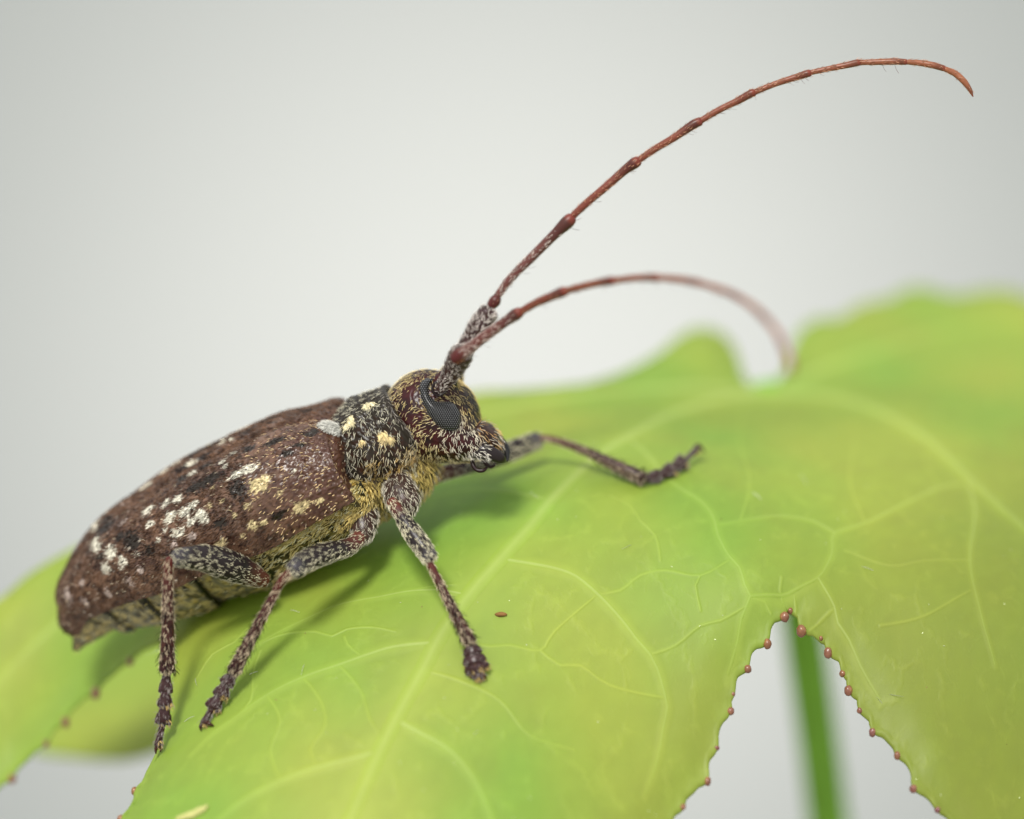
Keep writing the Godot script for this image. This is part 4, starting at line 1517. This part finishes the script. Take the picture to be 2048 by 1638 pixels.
func leg(root: Node3D, base: Vector3, fem: Array, tib: Array, tar: Array, claws: Array, coxa: Array) -> void:
	var lg := part_node("leg", root)
	if not coxa.is_empty():
		var cx := tube(pts(coxa[0]), coxa[1], 26, 28, 0.85, Vector3(0, 0, 1), 0.05)
		paint(cx, func(p: Vector3, _n: Vector3): return lin(60, 44, 38).lerp(lin(40, 30, 25), clampf(0.5 + noise_a.get_noise_3dv(p * 2.0), 0.0, 1.0)))
		var oc := put("coxa", cx, mats.chitin, lg, base)
		limb_hair(lg, cx, 560, Vector2(10, 1.0), Vector3(0.2, -1, 0.1), lin(204, 196, 176), 0.25, 3.0, base)
	var fp := pts(fem[0])
	var fm := tube(fp, fem[1].map(func(x): return x * 0.9), 70, 34, 0.85, Vector3(0, 0, 1), 0.02)
	var f0: Vector3 = fp[0]
	var f1: Vector3 = fp[fp.size() - 1]
	var fl := f0.distance_to(f1)
	paint(fm, func(p: Vector3, n: Vector3):
		var t := p.distance_to(f0) / fl
		return lin(84, 46, 38).lerp(lin(32, 28, 28), smooth(0.05, 0.4, t)).lerp(lin(50, 48, 50), smooth(0.9, 0.97, t)))
	put("femur", fm, mats.chitin, lg, base)
	limb_hair(lg, fm, 1050, Vector2(8.0, 0.9), (f1 - f0).normalized(), lin(212, 204, 174), 0.1, 4.2, base)
	var tp := pts(tib[0])
	var tm := tube(tp, tib[1].map(func(x): return x * 0.9), 80, 24, 0.9, Vector3(0, 0, 1), 0.03)
	var t0: Vector3 = tp[0]
	var t1: Vector3 = tp[tp.size() - 1]
	var tl := t0.distance_to(t1)
	paint(tm, func(p: Vector3, _n: Vector3):
		var t := p.distance_to(t0) / tl
		var col := lin(66, 27, 21).lerp(lin(54, 30, 26), smooth(0.05, 0.35, t)) * (1.0 + 0.35 * noise_b.get_noise_3dv(p * 5.0))
		return col.lerp(lin(40, 20, 18), smooth(0.8, 0.98, t)))
	put("tibia", tm, mats.chitin, lg, base)
	limb_hair(lg, tm, 620, Vector2(9, 1.0), (t1 - t0).normalized(), lin(196, 178, 150), 0.02, 5.0, base)
	hairs("bristles", tm, 260, Vector2(12, 1.5), 0.35, func(_p, _n): return (t1 - t0).normalized(), func(p: Vector3, _n: Vector3):
		return lin(30, 20, 18) if p.distance_to(t0) / tl > 0.45 else Color(0, 0, 0, 0), lg, base, "hair", false)
	# foot: four joints, the third two-lobed, yellowish soles at the rims
	var q := pts(tar[0])
	var dir: Vector3 = (q[q.size() - 1] - q[0]).normalized()
	for k in q.size() - 1:
		var r: float = tar[1][k]
		var a: Vector3 = q[k]
		var b: Vector3 = q[k + 1]
		var along := (b - a).normalized()
		var side := along.cross(Vector3(0, 0, 1)).normalized()
		var seg: Dictionary
		if k == q.size() - 2:
			seg = tube([a, a.lerp(b, 0.5), b], [r * 0.55, r * 0.6, r * 0.75], 16, 16, 0.9)
		else:
			var body := tube([a, a.lerp(b, 0.45), a.lerp(b, 0.85)], [r * 0.6, r * 0.85, r], 14, 18, 0.7)
			var lobe1 := tube([a.lerp(b, 0.55) + side * r * S * 0.5, b + side * r * S * 0.75], [r * 0.5, r * 0.42], 8, 12, 0.7)
			var lobe2 := tube([a.lerp(b, 0.55) - side * r * S * 0.5, b - side * r * S * 0.75], [r * 0.5, r * 0.42], 8, 12, 0.7)
			seg = joined([body, lobe1, lobe2])
		paint(seg, func(p: Vector3, n: Vector3): return lin(54, 38, 38).lerp(lin(38, 20, 18), clampf(0.5 + noise_b.get_noise_3dv(p * 4.0), 0.0, 1.0)))
		put("foot_joint", seg, mats.chitin, lg, base)
		hairs("setae", seg, 90, Vector2(8, 1.0), 0.2, func(_p, _n): return along, func(p: Vector3, _n: Vector3):
			return lin(150, 140, 136) if rng.randf() < 0.6 else Color(0, 0, 0, 0), lg, base)
		if k > 0 and k < q.size() - 1:
			hairs("sole_hairs", seg, 110, Vector2(8, 1.4), 0.25, func(_p, _n): return along * 0.6 + Vector3(0.3, -0.5, 0), func(p: Vector3, n: Vector3):
				return lin(206, 176, 112) if (p - a).dot(along) > a.distance_to(b) * 0.72 and n.dot(Vector3(0.5, -0.8, 0.0)) > 0.15 else Color(0, 0, 0, 0), lg, base, "hair", false)
	for cl in claws:
		var cm := tube(pts(cl), [4.2, 3.6, 1.0], 14, 10)
		paint(cm, func(_p, _n): return lin(48, 22, 18))
		put("claw", cm, mats.gloss, lg, base)

func build_legs(root: Node3D, base: Vector3) -> void:
	# near fore leg
	leg(root, base, [[783, 1002, 0.1, 800, 1028, 0.5, 822, 1062, 0.9, 845, 1094, 1.3, 860, 1116, 1.5], [12, 15, 20, 21, 19]],
		[[856, 1120, 1.5, 872, 1152, 1.7, 896, 1200, 2.0, 920, 1246, 2.3, 940, 1284, 2.5], [9, 8.5, 10, 12.5, 15]],
		[[941, 1288, 2.5, 946, 1308, 2.6, 950, 1326, 2.65, 955, 1340, 2.75, 958, 1354, 2.8], [17, 22, 24, 18]],
		[[952, 1346, 2.8, 944, 1354, 2.8, 940, 1356, 2.8], [964, 1348, 2.9, 970, 1354, 2.9, 972, 1358, 2.9]],
		[[792, 960, -1.4, 800, 985, -0.9, 812, 1010, -0.5, 818, 1026, -0.4], [30, 34, 30, 16]])
	# near middle leg
	leg(root, base, [[726, 1066, -0.6, 700, 1092, 0.0, 660, 1104, 0.8, 620, 1118, 1.6, 588, 1140, 2.2], [16, 19, 23, 25, 21]],
		[[580, 1144, 2.2, 562, 1164, 2.15, 540, 1206, 2.0, 512, 1258, 1.9, 488, 1304, 1.8, 468, 1342, 1.7], [10, 9, 10, 12, 14, 16]],
		[[466, 1348, 1.7, 452, 1368, 1.7, 440, 1392, 1.65, 424, 1416, 1.65, 408, 1446, 1.7], [14, 15, 15, 11]],
		[[408, 1442, 1.7, 401, 1452, 1.75, 402, 1461, 1.8], [410, 1442, 1.75, 420, 1448, 1.9, 428, 1452, 1.9]],
		[[712, 1000, -2.0, 722, 1030, -1.4, 726, 1060, -0.8, 722, 1078, -0.6], [36, 36, 26, 18]])
	# near hind leg
	leg(root, base, [[530, 1162, -1.0, 500, 1148, -0.4, 460, 1132, 0.4, 410, 1116, 1.2, 352, 1116, 2.0], [16, 27, 34, 30, 20]],
		[[341, 1118, 2.0, 336, 1140, 2.0, 336, 1190, 1.8, 336, 1250, 1.5, 335, 1300, 1.3, 334, 1340, 1.2], [11, 10, 12, 14, 16, 18]],
		[[333, 1350, 1.2, 331, 1384, 1.2, 330, 1412, 1.2, 326, 1446, 1.1, 316, 1490, 1.0], [13, 14, 15, 11]],
		[[317, 1486, 1.0, 312, 1498, 1.0, 312, 1508, 1.0], [318, 1486, 1.0, 322, 1496, 0.9, 321, 1504, 0.8]],
		[])
	# far fore leg
	leg(root, base, [[850, 962, -4.0, 890, 945, -4.6, 950, 926, -5.4, 1010, 906, -6.1, 1076, 880, -6.8], [16, 18, 21, 24, 20]],
		[[1082, 876, -6.6, 1110, 880, -6.4, 1165, 900, -5.8, 1225, 928, -5.2, 1284, 956, -4.7], [8, 8, 10, 13, 16]],
		[[1288, 958, -4.7, 1318, 952, -5.0, 1345, 938, -5.5, 1368, 922, -6.0, 1392, 900, -6.7], [13, 14, 15, 10]],
		[[1390, 902, -6.7, 1400, 893, -6.6, 1410, 906, -6.5], [1388, 900, -6.8, 1396, 890, -6.9, 1404, 896, -6.9]],
		[[806, 960, -3.6, 826, 962, -3.7, 846, 962, -3.9], [30, 28, 18]])
	# far middle and hind legs, mostly behind the trunk
	leg(root, base, [[690, 1050, -4.6, 670, 1010, -6.0, 650, 980, -7.2, 640, 960, -8.2], [16, 22, 24, 20]],
		[[638, 956, -8.3, 630, 975, -9.5, 622, 1000, -11.0, 615, 1020, -12.0], [9, 9, 12, 15]],
		[[614, 1022, -12.0, 608, 1030, -12.6, 602, 1036, -13.2, 596, 1040, -13.8], [13, 14, 11]], [], [])
	leg(root, base, [[470, 1170, -5.0, 440, 1130, -6.4, 410, 1100, -7.6, 390, 1085, -8.6], [18, 30, 30, 20]],
		[[386, 1082, -8.7, 378, 1100, -9.6, 370, 1120, -10.6, 364, 1140, -11.4], [10, 11, 14, 17]],
		[[363, 1142, -11.5, 358, 1150, -12.0, 352, 1156, -12.4, 346, 1160, -12.8], [13, 14, 11]], [], [])
